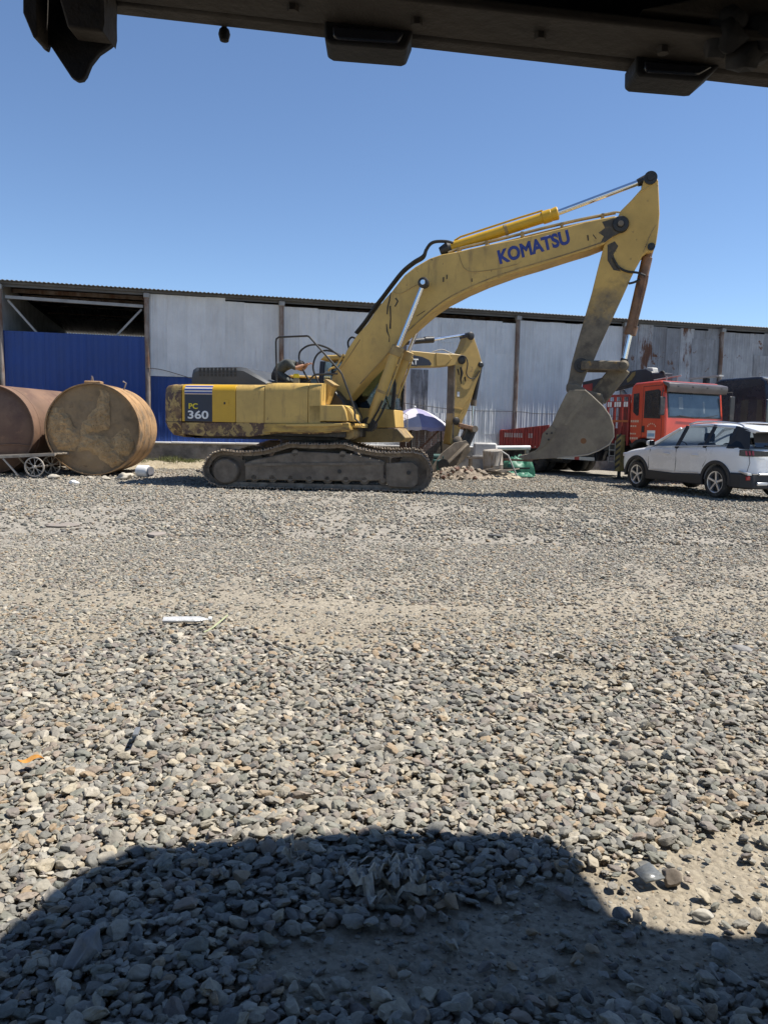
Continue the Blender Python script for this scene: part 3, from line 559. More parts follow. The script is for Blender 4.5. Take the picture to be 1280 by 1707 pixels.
for sg in (-1,1):
    y0, y1 = (-1.55,-1.05) if sg < 0 else (1.05,1.55)
    put('track_frame', MB().prism(fr, y0+.06, y1-.06), TRKD, ex, bevel=.025)
    rib = MB(); f0 = fr[0]; rib.prism([(fr[0][0],fr[0][1]-.02),(fr[5][0],fr[5][1]-.03),(fr[5][0],fr[5][1]-.09),(fr[0][0],fr[0][1]-.07)], sg*1.5-.012, sg*1.5+.012)
    put('frame_rib', rib, TRKD, ex)
    g = [(1.586,0.613),(2.162,0.652),(2.28,0.552),(2.289,0.193),(2.176,0.087),(1.661,0.1),(1.594,0.215)]; put('idler_guard', MB().prism(g, sg*1.5-.03, sg*1.5+.04), TRKD, ex, bevel=.02)
    put('idler', MB().lathe([(0,-.12),(.1,-.13),(.16,-.09),(.34,-.08),(.405,-.1),(.405,.1),(.34,.08),(.16,.09),(0,.1)], (i_c[0],sg*1.3,i_c[1]), 'y', 40), TRKD, ex)
    spk = MB(); nT = 23; ring = [[],[]]
    for k in range(nT*4):
        rr = (.435,.435,.385,.385)[k % 4]; a = 2*math.pi*k/(nT*4); 
        for j, y in enumerate((-.05,.05)): ring[j].append((s_c[0]+.05+rr*math.cos(a), sg*1.3+y, s_c[1]+rr*math.sin(a)))
    spk.rings(ring); sp_ = put('sprocket', spk, TRKD, ex)
    put('final_drive', MB().lathe([(0,-.17),(.24,-.17),(.268,-.15),(.285,-.10),(.30,.0),(.34,.02),(.34,.2),(0,.2)] if sg<0 else [(0,-.2),(.34,-.2),(.34,-.02),(.285,.1),(.268,.15),(.24,.17),(0,.17)], (s_c[0]-.0,sg*1.36,s_c[1]+.0), 'y', 40), TRKD, ex)
    for px_ in range(8):
        u_ = s_c[0]+.62+px_*.40; put('track_roller', MB().lathe([(0,-.19),(.06,-.19),(.07,-.15),(.105,-.14),(.105,.14),(.07,.15),(.06,.19),(0,.19)], (u_,sg*1.3,.235), 'y', 18), TRKD, ex)
    for c_ in [(-0.374,0.786),(0.651,0.783)]: put('carrier_roller', MB().lathe([(0,-.17),(.062,-.17),(.08,-.15),(.08,.14),(0,.14)], (c_[0],sg*1.32,c_[1]-.01), 'y', 20), TRKD, ex)
    for u_ in [(0.592,0.407),(2.077,0.416)]: put('frame_slot', MB().lathe([(0,-.006),(.045,-.006),(.045,.006),(0,.006)], (u_[0],sg*1.555 if u_[0]>1 else sg*1.495,u_[1]), 'y', 14), GREASE, ex)
put('undercarriage_centre', MB().prism([(-1.1,.45),(1.1,.45),(.75,.98),(-.75,.98)],-1.1,1.1), TRKD, ex, bevel=.03)
put('slew_ring', MB().lathe([(0,.9),(.75,.9),(.75,1.02),(.70,1.02),(.70,1.14),(0,1.14)], (0,0,0), 'z', 40), GREASE, ex)
# ---- revolving frame and counterweight
A = [(-3.193,1.436),(-2.774,2.236),(-2.782,1.403),(-2.784,1.084),(-2.702,2.237),(-2.04,2.242),(-1.488,2.246),(-0.82,2.251),(0.174,2.284),(0.455,2.299),(0.196,1.459),(1.063,1.475),(0.267,1.192),(-2.776,2.065),(0.939,1.826),(1.05,1.488)]
ur, u303, w640, w703, w727 = A[0][0]-.27, A[1][0], A[1][1], A[2][1], A[3][1]; u308, u354, u393, u441, u514, u535 = (A[k][0] for k in range(4,10)); w653 = A[13][1]; w637 = A[8][1]
u580 = A[11][0]; w724 = A[12][1]
def plan(ins, u1):
    rear = ur+ins; out = [(u1,-1.5+ins)]
    n = 10; rc = .42
    for k in range(n+1):
        a = R_(-90-90*k/n); out.append((rear+.12+rc+rc*math.cos(a), -1.5+ins+rc+rc*math.sin(a)))
    out += [(rear+.03,-.6),(rear,0),(rear+.03,.6)]
    for k in range(n+1):
        a = R_(180-90*k/n); out.append((rear+.12+rc+rc*math.cos(a), 1.5-ins-rc+rc*math.sin(a)))
    out.append((u1,1.5-ins)); return out
lv = [(w727-.03,.30),(w727+.02,.13),(w703-.17,.05),(w703-.02,.0),(w703+.5,.0),(w640-.10,.01),(w640-.03,.05),(w640,.14)]
cw = U('counterweight', MB().rings([[(a,b,z) for a,b in plan(i,u303-.01)] for z,i in lv]), YELRUST)
U('tail_seam', MB().prismz(plan(-.004,u303-.03),w703-.012,w703+.002), GREASE)
skirt = MB(); sp = [(-2.782,1.39),(1.063,1.463),(1.066,1.273),(0.267,1.192),(-0.511,1.201),(-1.108,1.109),(-2.232,1.097),(-2.784,1.124)]; skirt.prism(sp,-1.495,-1.30)
U('side_skirt', skirt, YELRUST, .015)
SKF = M('oil_stained_yellow_skirt', (.46,.29,.06), .5, var=.2, col2=(.16,.09,.03), th=(.45,.65), s2=2.5, stretch=(.6,1,2), bump=.08)
U('front_skirt', MB().prism([(-0.816,1.401),(1.09,1.451),(1.119,1.3),(0.266,1.218),(-0.511,1.227),(-0.815,1.194)],-1.53,-1.3), SKF, .012)
U('skirt_lip', MB().prism([(-0.306,1.398),(0.945,1.435),(0.945,1.397),(0.6,1.365),(-0.306,1.347)],-1.56,-1.53), YEL, .006)
U('revolving_frame', MB().box(u303+.02,u580-.1,-1.32,1.32,w724-.06,w703+.02), GREASE, .02)
U('frame_belly', MB().prism([(u303,w727-.05),(u580-.4,w727-.02),(u580-.3,w724),(u303,w724)],-.9,.9), GREASE)
# ---- side panels: vertical face rolling over into the top
def panel(name, u0, u1, mat, wt=w640, top=w653, vin=-1.12):
    arc = [(-1.5+.16*(1-math.cos(R_(a))), top+(wt-top)*math.sin(R_(a))) for a in range(0,91,15)]
    return U(name, MB().prismx([(-1.5,w703+.012)]+arc+[(vin,wt+.004),(vin,w703+.012)], u0+.006, u1-.006), mat, .006)
p1 = panel('engine_door', u303, u393, YELNEW)
panel('engine_door', u393, u441, YEL); panel('pump_door', u441, u514, YEL, w637, w653)
p4_ = panel('tank_cover', u514, u535, YEL, w637, w653)
def decal(name, u0, u1, w0, w1, mat, v=-1.5, rise=.0025): return put(name, MB().box(u0,u1,v-rise,v-rise+.002,w0,w1), mat, p1)
wy = lambda y: w640+(w703-w640)*(y-640)/63.
decal('decal', u308, u354, w703+.014, wy(657), NAVY)
for ya, yb, mt_ in ((657,655.5,TAN),(655.5,652.6,BLUEDEC)): decal('decal_stripe', u308, u354, wy(ya), wy(yb), mt_, rise=.003)
arcp = lambda w_: -1.5+.16*(1-math.cos(math.asin(max(0,min(1,(w_-w653)/(w640-w653))))))
for ya, yb, mt_ in ((652.6,651.4,WHITED),(651.4,650.2,TAN),(650.2,647.4,BLUEDEC),(647.4,646.2,WHITED),(646.2,645.0,TAN),(645,642.6,BLUEDEC),(642.6,641.6,TAN)):
    a, b = wy(ya), wy(yb); mbs = MB(); mbs.add([(u308,arcp(a)-.004,a),(u354,arcp(a)-.004,a),(u354,arcp(b)-.004,b),(u308,arcp(b)-.004,b)],[(0,1,2,3)]); put('decal_stripe', mbs, mt_, p1)
T = [(-2.602,1.691),(-2.385,1.694),(-2.601,1.816),(-2.625,1.473),(-2.127,1.495),(-2.624,1.658)]
put('lettering', text_mesh('PC','PC',T[1][0]-T[0][0],T[2][1]-T[0][1],bold=.025), YDEC, p1, (T[0][0],-1.5028,T[0][1]))
put('lettering', text_mesh('360','360',T[4][0]-T[3][0],T[5][1]-T[3][1],bold=.025), WHITED, p1, (T[3][0],-1.5028,T[3][1]))
K = (-1.714, 1.841); put('door_latch', MB().box(K[0]-.06,K[0]+.07,-1.506,-1.498,K[1]-.05,K[1]+.06), YELNEW, p1, bevel=.004); put('latch_slot', MB().box(K[0]-.05,K[0]-.01,-1.509,-1.505,K[1]-.04,K[1]+.01), GREASE, p1)
# opposite side, deck and hood
arc = [(1.5-.16*(1-math.cos(R_(a))), w653+(w640-w653)*math.sin(R_(a))) for a in range(0,91,15)]
U('engine_door', MB().prismx([(1.5,w703+.012)]+arc+[(1.1,w640),(1.1,w703+.012)], u303, u514-.5), YEL)
U('deck_plate', MB().box(u303,u535-.02,-1.15,1.15,w703,w637-.03), YELDIRT, .01)
hd = [(-2.824,2.268),(-2.807,2.484),(-2.776,2.606),(-2.687,2.66),(-1.66,2.676),(-1.487,2.657),(-1.199,2.492),(-0.927,2.335),(-0.87,2.283)]
def hring(v, k): c_ = (sum(p[0] for p in hd)/len(hd), hd[0][1]); return [(c_[0]+(p[0]-c_[0])*k, v, c_[1]-.02+(p[1]-c_[1])*(1 if k==1 else .80)) for p in hd]
hood = U('engine_hood', MB().rings([hring(-1.0,.93),hring(-.93,1),hring(.75,1),hring(.85,.93)]), HOODG)
for r_ in range(3):
    for k in range(10):
        p = (-2.568, 2.607); q = (-1.718, 2.437); x = p[0]+(q[0]-p[0])*k/9; z = p[1]-.006+(q[1]-p[1])*r_/2*.80-.03*0
        put('grille_slot', MB().box(x-.031,x+.031,-1.004+.010*(2-r_)*0,-.985,z-.030,z+.030), GREASE, hood)
    if True:
        for k in range(10):
            x = p[0]+(q[0]-p[0])*k/9
            if r_ == 0: put('grille_slot', MB().box(x-.03,x+.03,-.88+.0,-.80,hd[3][1]-.028,hd[3][1]-.0145), GREASE, hood)
# ---- handrails
def rail(name, pxs, v, r=.021, k=1): return U(name, MB().tube(pxs if k==1 else smooth_path(pxs,k), r, 8), GREASE)
rail('handrail', at_v([(-0.595,2.262),(-0.621,3.158),(-0.608,3.221),(-0.553,3.259),(0.086,3.281),(0.126,3.268),(0.167,3.23),(0.818,2.55),(0.872,2.475),(1.134,1.834),(1.162,1.72),(1.179,1.543),(1.286,1.443)],-1.35), -1.35)
rail('handrail', at_v([(0.018,2.275),(0.193,2.456),(0.248,2.482),(0.734,2.497)],-1.2), -1.2)
# ---- front right tool box and step
tb = [(0.192,1.816),(0.939,1.826),(1.007,1.701),(1.05,1.482),(0.196,1.466)]
tbx = U('tool_box', MB().prism(tb,-1.5,-.82), YEL, .02)
slp = MB(); pts_ = [(0.926,1.826),(1.059,1.752),(1.153,1.616),(1.168,1.484),(0.931,1.479)]; slp.prism(pts_,-1.40,-.82); U('tool_box_nose', slp, YEL, .02)
sm_ = MB(); s0 = (1.005, 1.452)
st = U('step', MB().box(s0[0]-.02,s0[0]+.30,-1.25,-.75,s0[1]-.10,s0[1]-.06), YEL, .008)
for k in range(6): put('step_tooth', MB().prism([(s0[0]+.02+k*.05,s0[1]-.06),(s0[0]+.06+k*.05,s0[1]-.06),(s0[0]+.04+k*.05,s0[1]-.01)],-1.24,-.76), YEL, st)
U('step_bracket', MB().lathe([(0,-.3),(.13,-.3),(.15,0),(.12,.25),(0,.25)], (s0[0]+.0,-.95,s0[1]-.22), 'y', 20), YELDIRT)
fs_ = [(0.052,2.281),(0.299,2.27),(0.369,2.181),(0.222,1.829),(0.057,1.827)]; U('tank_front', MB().prism(fs_,-1.38,-.8), YEL, .012)
ld = [(0.403,2.368),(0.583,2.265),(0.438,1.848),(0.203,1.845)]; U('lifted_cover', MB().prism(ld,-1.05,-.7), YEL, .012)
lw_ = [(0.36,2.37),(0.415,2.397),(0.622,2.269),(0.582,2.216)]; U('cover_rim', MB().prism(lw_,-1.06,-.66), YELDIRT, .006)
U('machinery_bay', MB().prism([(0.253,2.112),(0.518,2.182),(0.731,1.945),(0.875,1.655),(0.948,1.457),(0.262,1.444)],-.75,.35), GREASE, .03)
rail('hose', smooth_path(at_v([(0.452,2.123),(0.577,2.098),(0.691,1.941),(0.748,1.836)],-.7),6), 0, .03)
# ---- cab on the far side
side = [(-0.202,1.302),(-0.23,2.367),(-0.177,2.901),(-0.074,3.013),(0.646,3.041),(1.37,2.958),(1.608,2.546),(1.664,1.383)]
v0, v1 = .42, 1.42
low = [(-0.203,1.331),(-0.209,1.857),(1.64,1.786),(1.678,1.369)]
cab = U('cab', MB().prism(low, v0, v1), YEL, .02)
put('cab_floor', MB().prism([(0.236,1.027),(0.231,1.325),(1.722,1.356),(1.927,1.137),(1.815,1.037),(0.828,0.998)], v0, v1), YELDIRT, cab, bevel=.02)
roofc = [(-0.192,2.929),(-0.075,3.041),(0.791,3.068),(1.37,2.985),(1.515,2.876),(1.444,2.848),(0.793,2.944),(-0.073,2.929)]
put('cab_roof', MB().prism(roofc, v0-.02, v1+.02), YEL, cab, bevel=.03)
for nm, s_ in (('rear_pillar',[(-0.224,1.829),(-0.23,2.367),(-0.192,2.901),(-0.073,2.901),(-0.111,2.367),(-0.104,1.83)]),('middle_pillar',[(0.491,1.811),(0.473,2.93),(0.59,2.93),(0.608,1.813)]),('front_pillar',[(1.54,1.785),(1.598,2.381),(1.444,2.876),(1.501,2.876),(1.669,2.381),(1.64,1.786)])):
    for v in (v0,v1-.06): put(nm, MB().prism(s_, v, v+.06), NAVY if nm!='front_pillar' else GREASE, cab, bevel=.01)
put('side_glass', MB().prism([(-0.104,1.845),(-0.117,2.901),(1.444,2.876),(1.598,2.381),(1.568,1.799)], v0+.02, v0+.026), GLASS, cab); put('side_glass', MB().prism([(-0.104,1.845),(-0.117,2.901),(1.444,2.876),(1.598,2.381),(1.568,1.799)], v1-.03, v1-.024), GLASS, cab)
fg = [(1.472,2.876),(1.626,2.381),(1.626,1.786)]; fgm = MB(); fgm.rings([[(a,v0+.06,b) for a,b in fg],[(a,v1-.06,b) for a,b in fg]],cap=False,close=False); put('windscreen', fgm, GLASS, cab)
put('window_sill', MB().prism([(-0.104,1.859),(1.568,1.813),(1.571,1.688),(-0.103,1.745)], v0+.03, v1-.03), GREASE, cab)
seat = [(0.454,1.825),(0.445,2.401),(0.517,2.545),(0.608,2.517),(0.645,2.115),(1.05,2.091),(1.055,1.833)]; put('seat', MB().prism(seat,.72,1.15), RUBBER, cab, bevel=.04)
put('rear_shelf', MB().prism([(-0.232,1.814),(-0.239,2.396),(0.219,2.313),(0.303,1.822)],.6,1.3), RUBBER, cab, bevel=.03)
put('joystick', MB().tube([*at_v([(1.056,1.998),(1.082,2.182)],.7)],.025,8), RUBBER, cab)
mr_ = put('mirror', MB().prism([(1.557,2.41),(1.617,2.425),(1.68,2.294),(1.636,2.265)],1.35,1.42), GREASE, cab, bevel=.01)
put('mirror_arm', MB().tube(at_v([(1.518,2.801),(1.571,2.439),(1.64,2.075),(1.589,1.709)],1.4),.014,6), GREASE, cab)
lg = put('front_guard', MB().tube(at_v([(1.577,1.769),(1.745,1.683),(1.762,1.006),(1.594,1.061),(1.577,1.769)],1.45),.012,6), GREYMET, cab)
for k in range(1,6):
    a = k/6; p, q = [(1.577,1.769),(1.594,1.061)], [(1.745,1.683),(1.762,1.006)]
    put('guard_bar', MB().cyl((p[0][0],1.45,p[0][1]+(p[1][1]-p[0][1])*a),(q[0][0],1.45,q[0][1]+(q[1][1]-q[0][1])*a),.006,6), GREYMET, lg)
for k in range(1,3):
    a = k/3; p, q = [(1.577,1.769),(1.745,1.683)], [(1.594,1.061),(1.762,1.006)]
    put('guard_bar', MB().cyl((p[0][0]+(p[1][0]-p[0][0])*a,1.45,p[0][1]+(p[1][1]-p[0][1])*a),(q[0][0]+(q[1][0]-q[0][0])*a,1.45,q[0][1]+(q[1][1]-q[0][1])*a),.006,6), GREYMET, lg)
stp = put('cab_step', MB().box((1.489, 1.353)[0],(1.74, 1.358)[0],.5,1.4,(1.489, 1.324)[1]-.02,(1.489, 1.324)[1]+.02), YEL, cab)
# ---- boom
bo_ = [(0.337,2.261),(0.334,2.49),(0.556,2.786),(0.678,3.079),(0.896,3.396),(1.141,3.657),(1.315,3.916),(1.515,4.173),(1.701,4.371),(1.963,4.693),(2.193,4.866),(2.508,5.035),(2.774,5.116),(3.137,5.168),(3.75,5.286),(4.352,5.383),(4.846,5.483),(5.331,5.587),(5.757,5.684),(6.082,5.739),(6.306,5.766),(6.448,5.772),(6.557,5.708),(6.598,5.6),(6.557,5.483),(6.452,5.451),(6.326,5.384),(6.15,5.227),(5.867,5.123),(5.395,4.991),(4.873,4.835),(4.379,4.704),(3.778,4.501),(3.339,4.321),(2.895,4.1),(2.61,3.913),(2.225,3.587),(1.968,3.363),(1.756,3.129),(1.556,2.88),(1.163,2.481),(0.862,2.132),(0.738,1.996),(0.584,1.872),(0.413,1.924)]
boom = U('boom', MB().prism(bo_,-.33,.33), YEL, .02)
inl = [(6.141,5.268),(5.393,5.038),(4.377,4.759),(3.776,4.561),(3.332,4.382),(2.895,4.162),(2.546,3.912),(2.154,3.568),(1.81,3.232),(1.544,2.918),(1.001,2.333)]
put('weld_bead', MB().tube(smooth_path(at_v(inl,-.334),4),.012,6), YELDIRT, boom)
for a_ in ([(0.366,2.463),(0.643,2.812),(0.984,3.315)],[(3.139,5.153),(3.197,4.951),(3.292,4.798),(3.488,4.731),(3.998,4.781),(4.398,4.869)],[(1.703,4.349),(1.893,4.307),(2.185,4.456),(2.317,4.517)]):
    put('weld_bead', MB().tube(smooth_path(at_v(a_,-.333),5),.008,6), YELDIRT, boom)
OILM = M('dripped_oil', (.028,.02,.012), .35, var=.3)
for a_ in ([(1.663,4.324),(1.64,4.17),(1.602,4.015),(1.592,3.859)],[(1.583,3.651),(1.6,3.495),(1.657,3.364),(1.646,3.259)],[(1.656,4.04),(1.675,3.78),(1.667,3.546)],[(2.829,4.633),(2.826,4.532)],[(2.899,4.682),(2.902,4.593)],[(1.774,4.206),(1.83,4.141),(1.765,4.026)],[(2.439,3.926),(2.36,3.876),(2.255,3.813)],[(3.441,4.594),(3.444,4.519)],[(5.811,5.411),(5.828,5.302)],[(5.919,5.419),(5.983,5.333)]):
    n_ = len(a_); put('oil_stain', MB().tube(at_v(a_,-.3305),[.006+.014*random.random() for _ in a_],6), OILM, boom)
# joint, lettering
TK = [(4.032,4.868),(5.48,5.255),(3.984,5.129)]
ang = math.atan2(TK[1][1]-TK[0][1], TK[1][0]-TK[0][0]); Lk = math.hypot(TK[1][0]-TK[0][0], TK[1][1]-TK[0][1])
put('lettering', text_mesh('KOMATSU','KOMATSU',Lk,.30,bold=.042,shear=0), TXTBLUE, boom, (TK[0][0],-.332,TK[0][1]), (0,-ang,0))
jc = (6.454, 5.61)
put('tip_pin', MB().lathe([(0,-.43),(.05,-.43),(.06,-.40),(0,-.40)], (jc[0],0,jc[1]), 'y', 18), CATG, boom)
put('boom_tip_boss', MB().lathe([(0,-.40),(.07,-.40),(.08,-.37),(.15,-.365),(.17,-.33),(.17,.33),(.15,.365),(.08,.37),(0,.4)], (jc[0],0,jc[1]), 'y', 28), GREASE, boom)
bt = [(6.086,5.666),(6.238,5.708),(6.448,5.759),(6.547,5.673),(6.565,5.553),(6.464,5.45),(6.326,5.383),(6.166,5.257),(6.071,5.248),(6.136,5.378),(6.025,5.453),(6.151,5.545)]; put('grease_patch', MB().prism(bt,-.334,.334), M('oil_soaked_paint',(.055,.042,.026),.5,var=.4,vs=6,col2=(.22,.15,.05),th=(.55,.7),s2=7), boom)
# ---- lift cylinders
for v in (-.56,.56):
    a, b, c_ = [(1.297,1.451),(1.914,3.144),(2.437,4.475)]
    cy = U('lift_cylinder', MB().tube([(a[0],v,a[1]),(a[0]+(b[0]-a[0])*.93,v,a[1]+(b[1]-a[1])*.93),(b[0],v,b[1])],.118,24), YEL)
    d = Vector((b[0]-a[0],0,b[1]-a[1])).normalized(); B0 = Vector((b[0],v,b[1]))
    put('gland', MB().tube([B0-d*.22,B0-d*.21,B0-d*.02,B0],[.13,.14,.14,.12],24), YELDIRT, cy)
    put('rod', MB().cyl(B0-d*.1,(c_[0],v,c_[1]),.052,18), CHROME, cy)
    put('rod_eye', MB().lathe([(0,-.09),(.085,-.09),(.115,-.07),(.115,.07),(.085,.09),(0,.09)], (c_[0],v,c_[1]), 'y', 22), GREASE, cy)
    put('pin_cap', MB().lathe([(0,-.13),(.05,-.13),(.06,-.11),(.06,-.09),(0,-.09)] if v<0 else [(0,.09),(.06,.09),(.06,.11),(.05,.13),(0,.13)], (c_[0],v,c_[1]), 'y', 16), CHROME, cy)
    put('foot_eye', MB().lathe([(0,-.11),(.16,-.11),(.16,.11),(0,.11)], (a[0],v,a[1]-.02), 'y', 20), GREASE, cy)
    nrm = Vector((d.z,0,-d.x)); 
    put('feed_pipe', MB().tube([Vector((a[0],v,a[1]))+d*.7+nrm*.16, B0-d*.9+nrm*.16, B0-d*.12+nrm*.15, B0-d*.06+nrm*.06],.022,8), YEL, cy)
    put('pipe_clamp', MB().tube([B0-d*1.05-d*.03,B0-d*1.05+d*.03],.128,20), YELDIRT, cy)
h1 = [(1.616,1.958),(1.538,1.772),(1.432,1.586),(1.326,1.398)]; h2 = [(1.685,1.906),(1.594,1.694),(1.489,1.507),(1.354,1.346)]
for k, hh in enumerate((h1,h2)): U('hose', MB().tube(smooth_path(at_v(hh,-.70+.05*k),6),.022,8), RUBBER)
# ---- arm cylinder along the boom top
a, b, c_ = [(2.876,5.312),(5.19,5.969),(7.008,6.587)]
ac = U('arm_cylinder', MB().tube([(a[0],0,a[1]),(b[0],0,b[1])],.112,24), YELNEW)
A0, B0, C0 = Vector((a[0],0,a[1])), Vector((b[0],0,b[1])), Vector((c_[0],0,c_[1])); d = (B0-A0).normalized(); nrm = Vector((-d.z,0,d.x))
put('gland', MB().tube([B0-d*.34,B0-d*.33,B0-d*.16,B0-d*.15,B0-d*.02,B0],[.118,.135,.135,.125,.14,.12],24), YELNEW, ac)
put('rod', MB().cyl(B0-d*.1,C0,.06,20), CHROME, ac); put('foot', MB().tube([A0-d*.2-nrm*.02,A0,A0+d*.06],[.10,.15,.12],16), GREASE, ac)
d2 = (C0-B0).normalized(); put('rod_end', MB().tube([C0-d2*.26,C0-d2*.1,C0],[.075,.10,.10],16), GREASE, ac)
put('feed_pipe', MB().tube([A0+d*.15+nrm*.12,A0+d*.3+nrm*.16,B0-d*.8+nrm*.16,B0-d*.3+nrm*.15],.022,8), YELNEW, ac)
put('pipe_clamp', MB().tube([A0+d*1.25,A0+d*1.31],.122,20), YELDIRT, ac)
for v in (-.22,-.12,.16):
    pp = [(2.896,5.178),(3.194,5.27),(3.963,5.421),(4.836,5.613),(5.568,5.756),(6.166,5.853),(6.356,5.881),(6.524,5.839),(6.614,5.704),(6.59,5.49),(6.43,5.363),(6.231,5.273),(6.178,5.142),(6.2,4.948),(6.269,4.776),(6.338,4.604)]
    U('boom_pipe', MB().tube(smooth_path(at_v(pp,v)[:7 if v > -.2 else None],5),.021,8), YELDIRT if v > -.2 else M('pale_steel_pipe',(.42,.34,.2),.4,.3))
for s_ in [(3.118,5.222),(3.722,5.341),(5.279,5.658),(6.097,5.808),(4.466,5.503)]: U('pipe_bracket', MB().box(s_[0]-.03,s_[0]+.03,-.26,.2,s_[1]-.06,s_[1]+.05), YELDIRT)
for k, v in enumerate((-.2,-.05,.12)):
    pp = [(2.994,5.375),(2.848,5.418),(2.622,5.425),(2.491,5.378),(2.4,5.253),(2.337,5.127),(2.125,5.004),(1.885,4.816),(1.659,4.548),(1.459,4.29),(1.27,4.056),(1.053,3.741),(0.832,3.476)]; pp = [(x-.02*k,z+.03*k*(1 if i<5 else .3)) for i,(x,z) in enumerate(pp)]
    U('hose', MB().tube(smooth_path(at_v(pp,v),5),.028,8), RUBBER)
for s_, v in (([(-0.33,2.795),(-0.389,2.876),(-0.361,3.039),(-0.189,3.161),(0.027,3.187),(0.271,3.119),(0.458,3.011),(0.587,2.917)],-.5),([(-0.359,2.822),(-0.269,2.577),(-0.122,2.373)],-.5),([(0.601,2.917),(0.386,3.038),(0.172,3.079),(0.0,3.012),(-0.099,2.849),(-0.111,2.632),(0.038,2.306)],-.3),([(0.669,3.118),(0.638,3.279),(0.707,3.385),(0.777,3.385),(0.848,3.331)],-.1),([(0.292,2.607),(0.335,2.661),(0.476,2.715),(0.56,2.85),(0.642,2.984)],-.45)):
    U('hose', MB().tube(smooth_path(at_v(s_,v),6),.022,8), RUBBER if v!=-.45 else YEL)
# ---- stick, link, bucket
stk = [(6.869,6.485),(6.922,6.576),(7.002,6.595),(7.098,6.532),(7.145,6.448),(7.18,6.108),(7.209,5.802),(7.202,5.52),(7.173,5.201),(7.134,5.072),(7.007,5.052),(6.928,4.995),(6.833,4.806),(6.755,4.633),(6.613,4.263),(6.391,3.712),(6.187,3.209),(6.066,2.879),(5.944,2.645),(5.876,2.45),(5.806,2.223),(5.61,2.183),(5.519,2.271),(5.571,2.498),(5.606,2.799),(5.709,3.249),(5.842,3.792),(5.953,4.257),(6.05,4.754),(6.147,5.21),(6.296,5.552),(6.445,5.892),(6.645,6.096),(6.821,6.3)]
stick = U('stick', MB().prism(stk,-.27,.27), STICKMIX, .018)
gs_ = [(6.218,5.218),(6.357,5.286),(6.434,5.188),(6.347,5.022),(6.405,4.828),(6.508,4.681),(6.363,4.709),(6.234,4.905)]; put('grease_patch', MB().prism(gs_,-.274,-.265), bpy.data.materials['oil_soaked_paint'], stick)
for a_ in ([(6.339,4.951),(6.456,4.768),(6.639,4.667),(6.842,4.638),(6.998,4.574)],[(6.676,4.425),(6.781,4.447),(6.896,4.504)]): put('hose', MB().tube(smooth_path(at_v(a_,-.30),6),.024,8), RUBBER, stick)
put('weld_bead', MB().tube(at_v([(7.138,6.437),(6.903,6.296),(6.801,6.242)],-.272),.012,6), YEL, stick); put('weld_bead', MB().tube(smooth_path(at_v([(7.141,5.569),(7.047,5.383),(6.996,5.243),(6.936,5.054)],-.272),5),.01,6), YELDIRT, stick)
for c_, r_, mt_ in zip([(6.993,6.508),(7.081,5.152),(5.805,2.761),(5.648,2.302)],(.13,.075,.15,.13),(GREASE,GREASE,GREASE,TRKD)):
    put('pin_boss', MB().lathe([(0,-.33),(r_*.5,-.33),(r_*.55,-.31),(r_,-.31),(r_,.31),(r_*.5,.33),(0,.33)], (c_[0],0,c_[1]), 'y', 26), mt_, stick)
a, m_, b, c_ = [(7.096,5.219),(7.048,5.015),(6.775,3.424),(6.674,2.8)]; 
bc = U('bucket_cylinder', MB().tube([(a[0],0,a[1]),(m_[0],0,m_[1]),(m_[0]-.01,0,m_[1]-.02),(b[0],0,b[1])],[.08,.08,.108,.108],22), RUSTPIPE)
put('gland', MB().tube([(b[0]+.04,0,b[1]+.17),(b[0],0,b[1])],[.125,.125],22), RUSTPIPE, bc); put('rod', MB().cyl((b[0],0,b[1]),(c_[0],0,c_[1]),.055,18), CHROME, bc); put('rod_end', MB().tube([(c_[0]+.03,0,c_[1]+.12),(c_[0],0,c_[1])],.085,14), GREASE, bc)
put('feed_pipe', MB().tube(at_v([(7.059,4.601),(7.044,4.455),(6.877,3.548)],-.14),.02,8), RUSTPIPE, bc)
l0, l1, l2 = [(5.805,2.761),(6.656,2.75),(6.181,2.075)]
for v in (-.36,.30):
    lk = U('idler_link', MB().beam((l0[0],v,l0[1]),(l1[0],v,l1[1]),.06,.20), STICKD, .03)
put('pin_boss', MB().lathe([(0,-.42),(.07,-.42),(.115,-.38),(.115,.38),(.07,.42),(0,.42)], (l1[0],0,l1[1]), 'y', 22), STICKD, bc)
bl = U('bucket_link', MB().beam((l1[0],0,l1[1]),(l2[0],0,l2[1]),.40,.19,(0,1,0)), STICKD, .03)
bk = [(5.593,2.222),(5.893,2.225),(6.03,2.117),(6.28,1.888),(6.42,1.701),(6.498,1.493),(6.518,1.28),(6.434,1.118),(6.235,0.989),(6.015,0.897),(5.714,0.851),(5.411,0.807),(4.772,0.76),(4.712,0.834),(4.939,0.942),(5.033,1.052),(5.082,1.309),(5.265,1.507),(5.368,1.78),(5.522,2.129)]
bkt = U('bucket', MB().rings([[(a,v,b) for a,b in bk[1:13]]+[(a*.985+.06,v,b*.97+.05) for a,b in bk[12:0:-1]] for v in (-.74,.74)]), STEELDIRT)
for v in (-.78,.74): put('side_plate', MB().prism(bk, v, v+.04), STEELDIRT, bkt, bevel=.008)
rim = bk[1:12]; put('rim_bead', MB().tube(at_v(rim,-.775),.014,6), M('worn_bright_edge',(.36,.31,.24),.5,.2), bkt)
put('wear_strip', MB().prism([(5.896,2.163),(5.958,2.102),(5.657,1.607),(5.578,1.494),(5.517,1.505),(5.627,1.73)],-.787,-.77), STEELDIRT, bkt, bevel=.004)
put('side_cutter', MB().prism([(5.261,1.5),(5.351,1.403),(5.308,1.265),(5.121,1.035),(4.965,0.931),(5.034,1.053),(5.082,1.31)],-.80,-.775), STEELDIRT, bkt, bevel=.006)
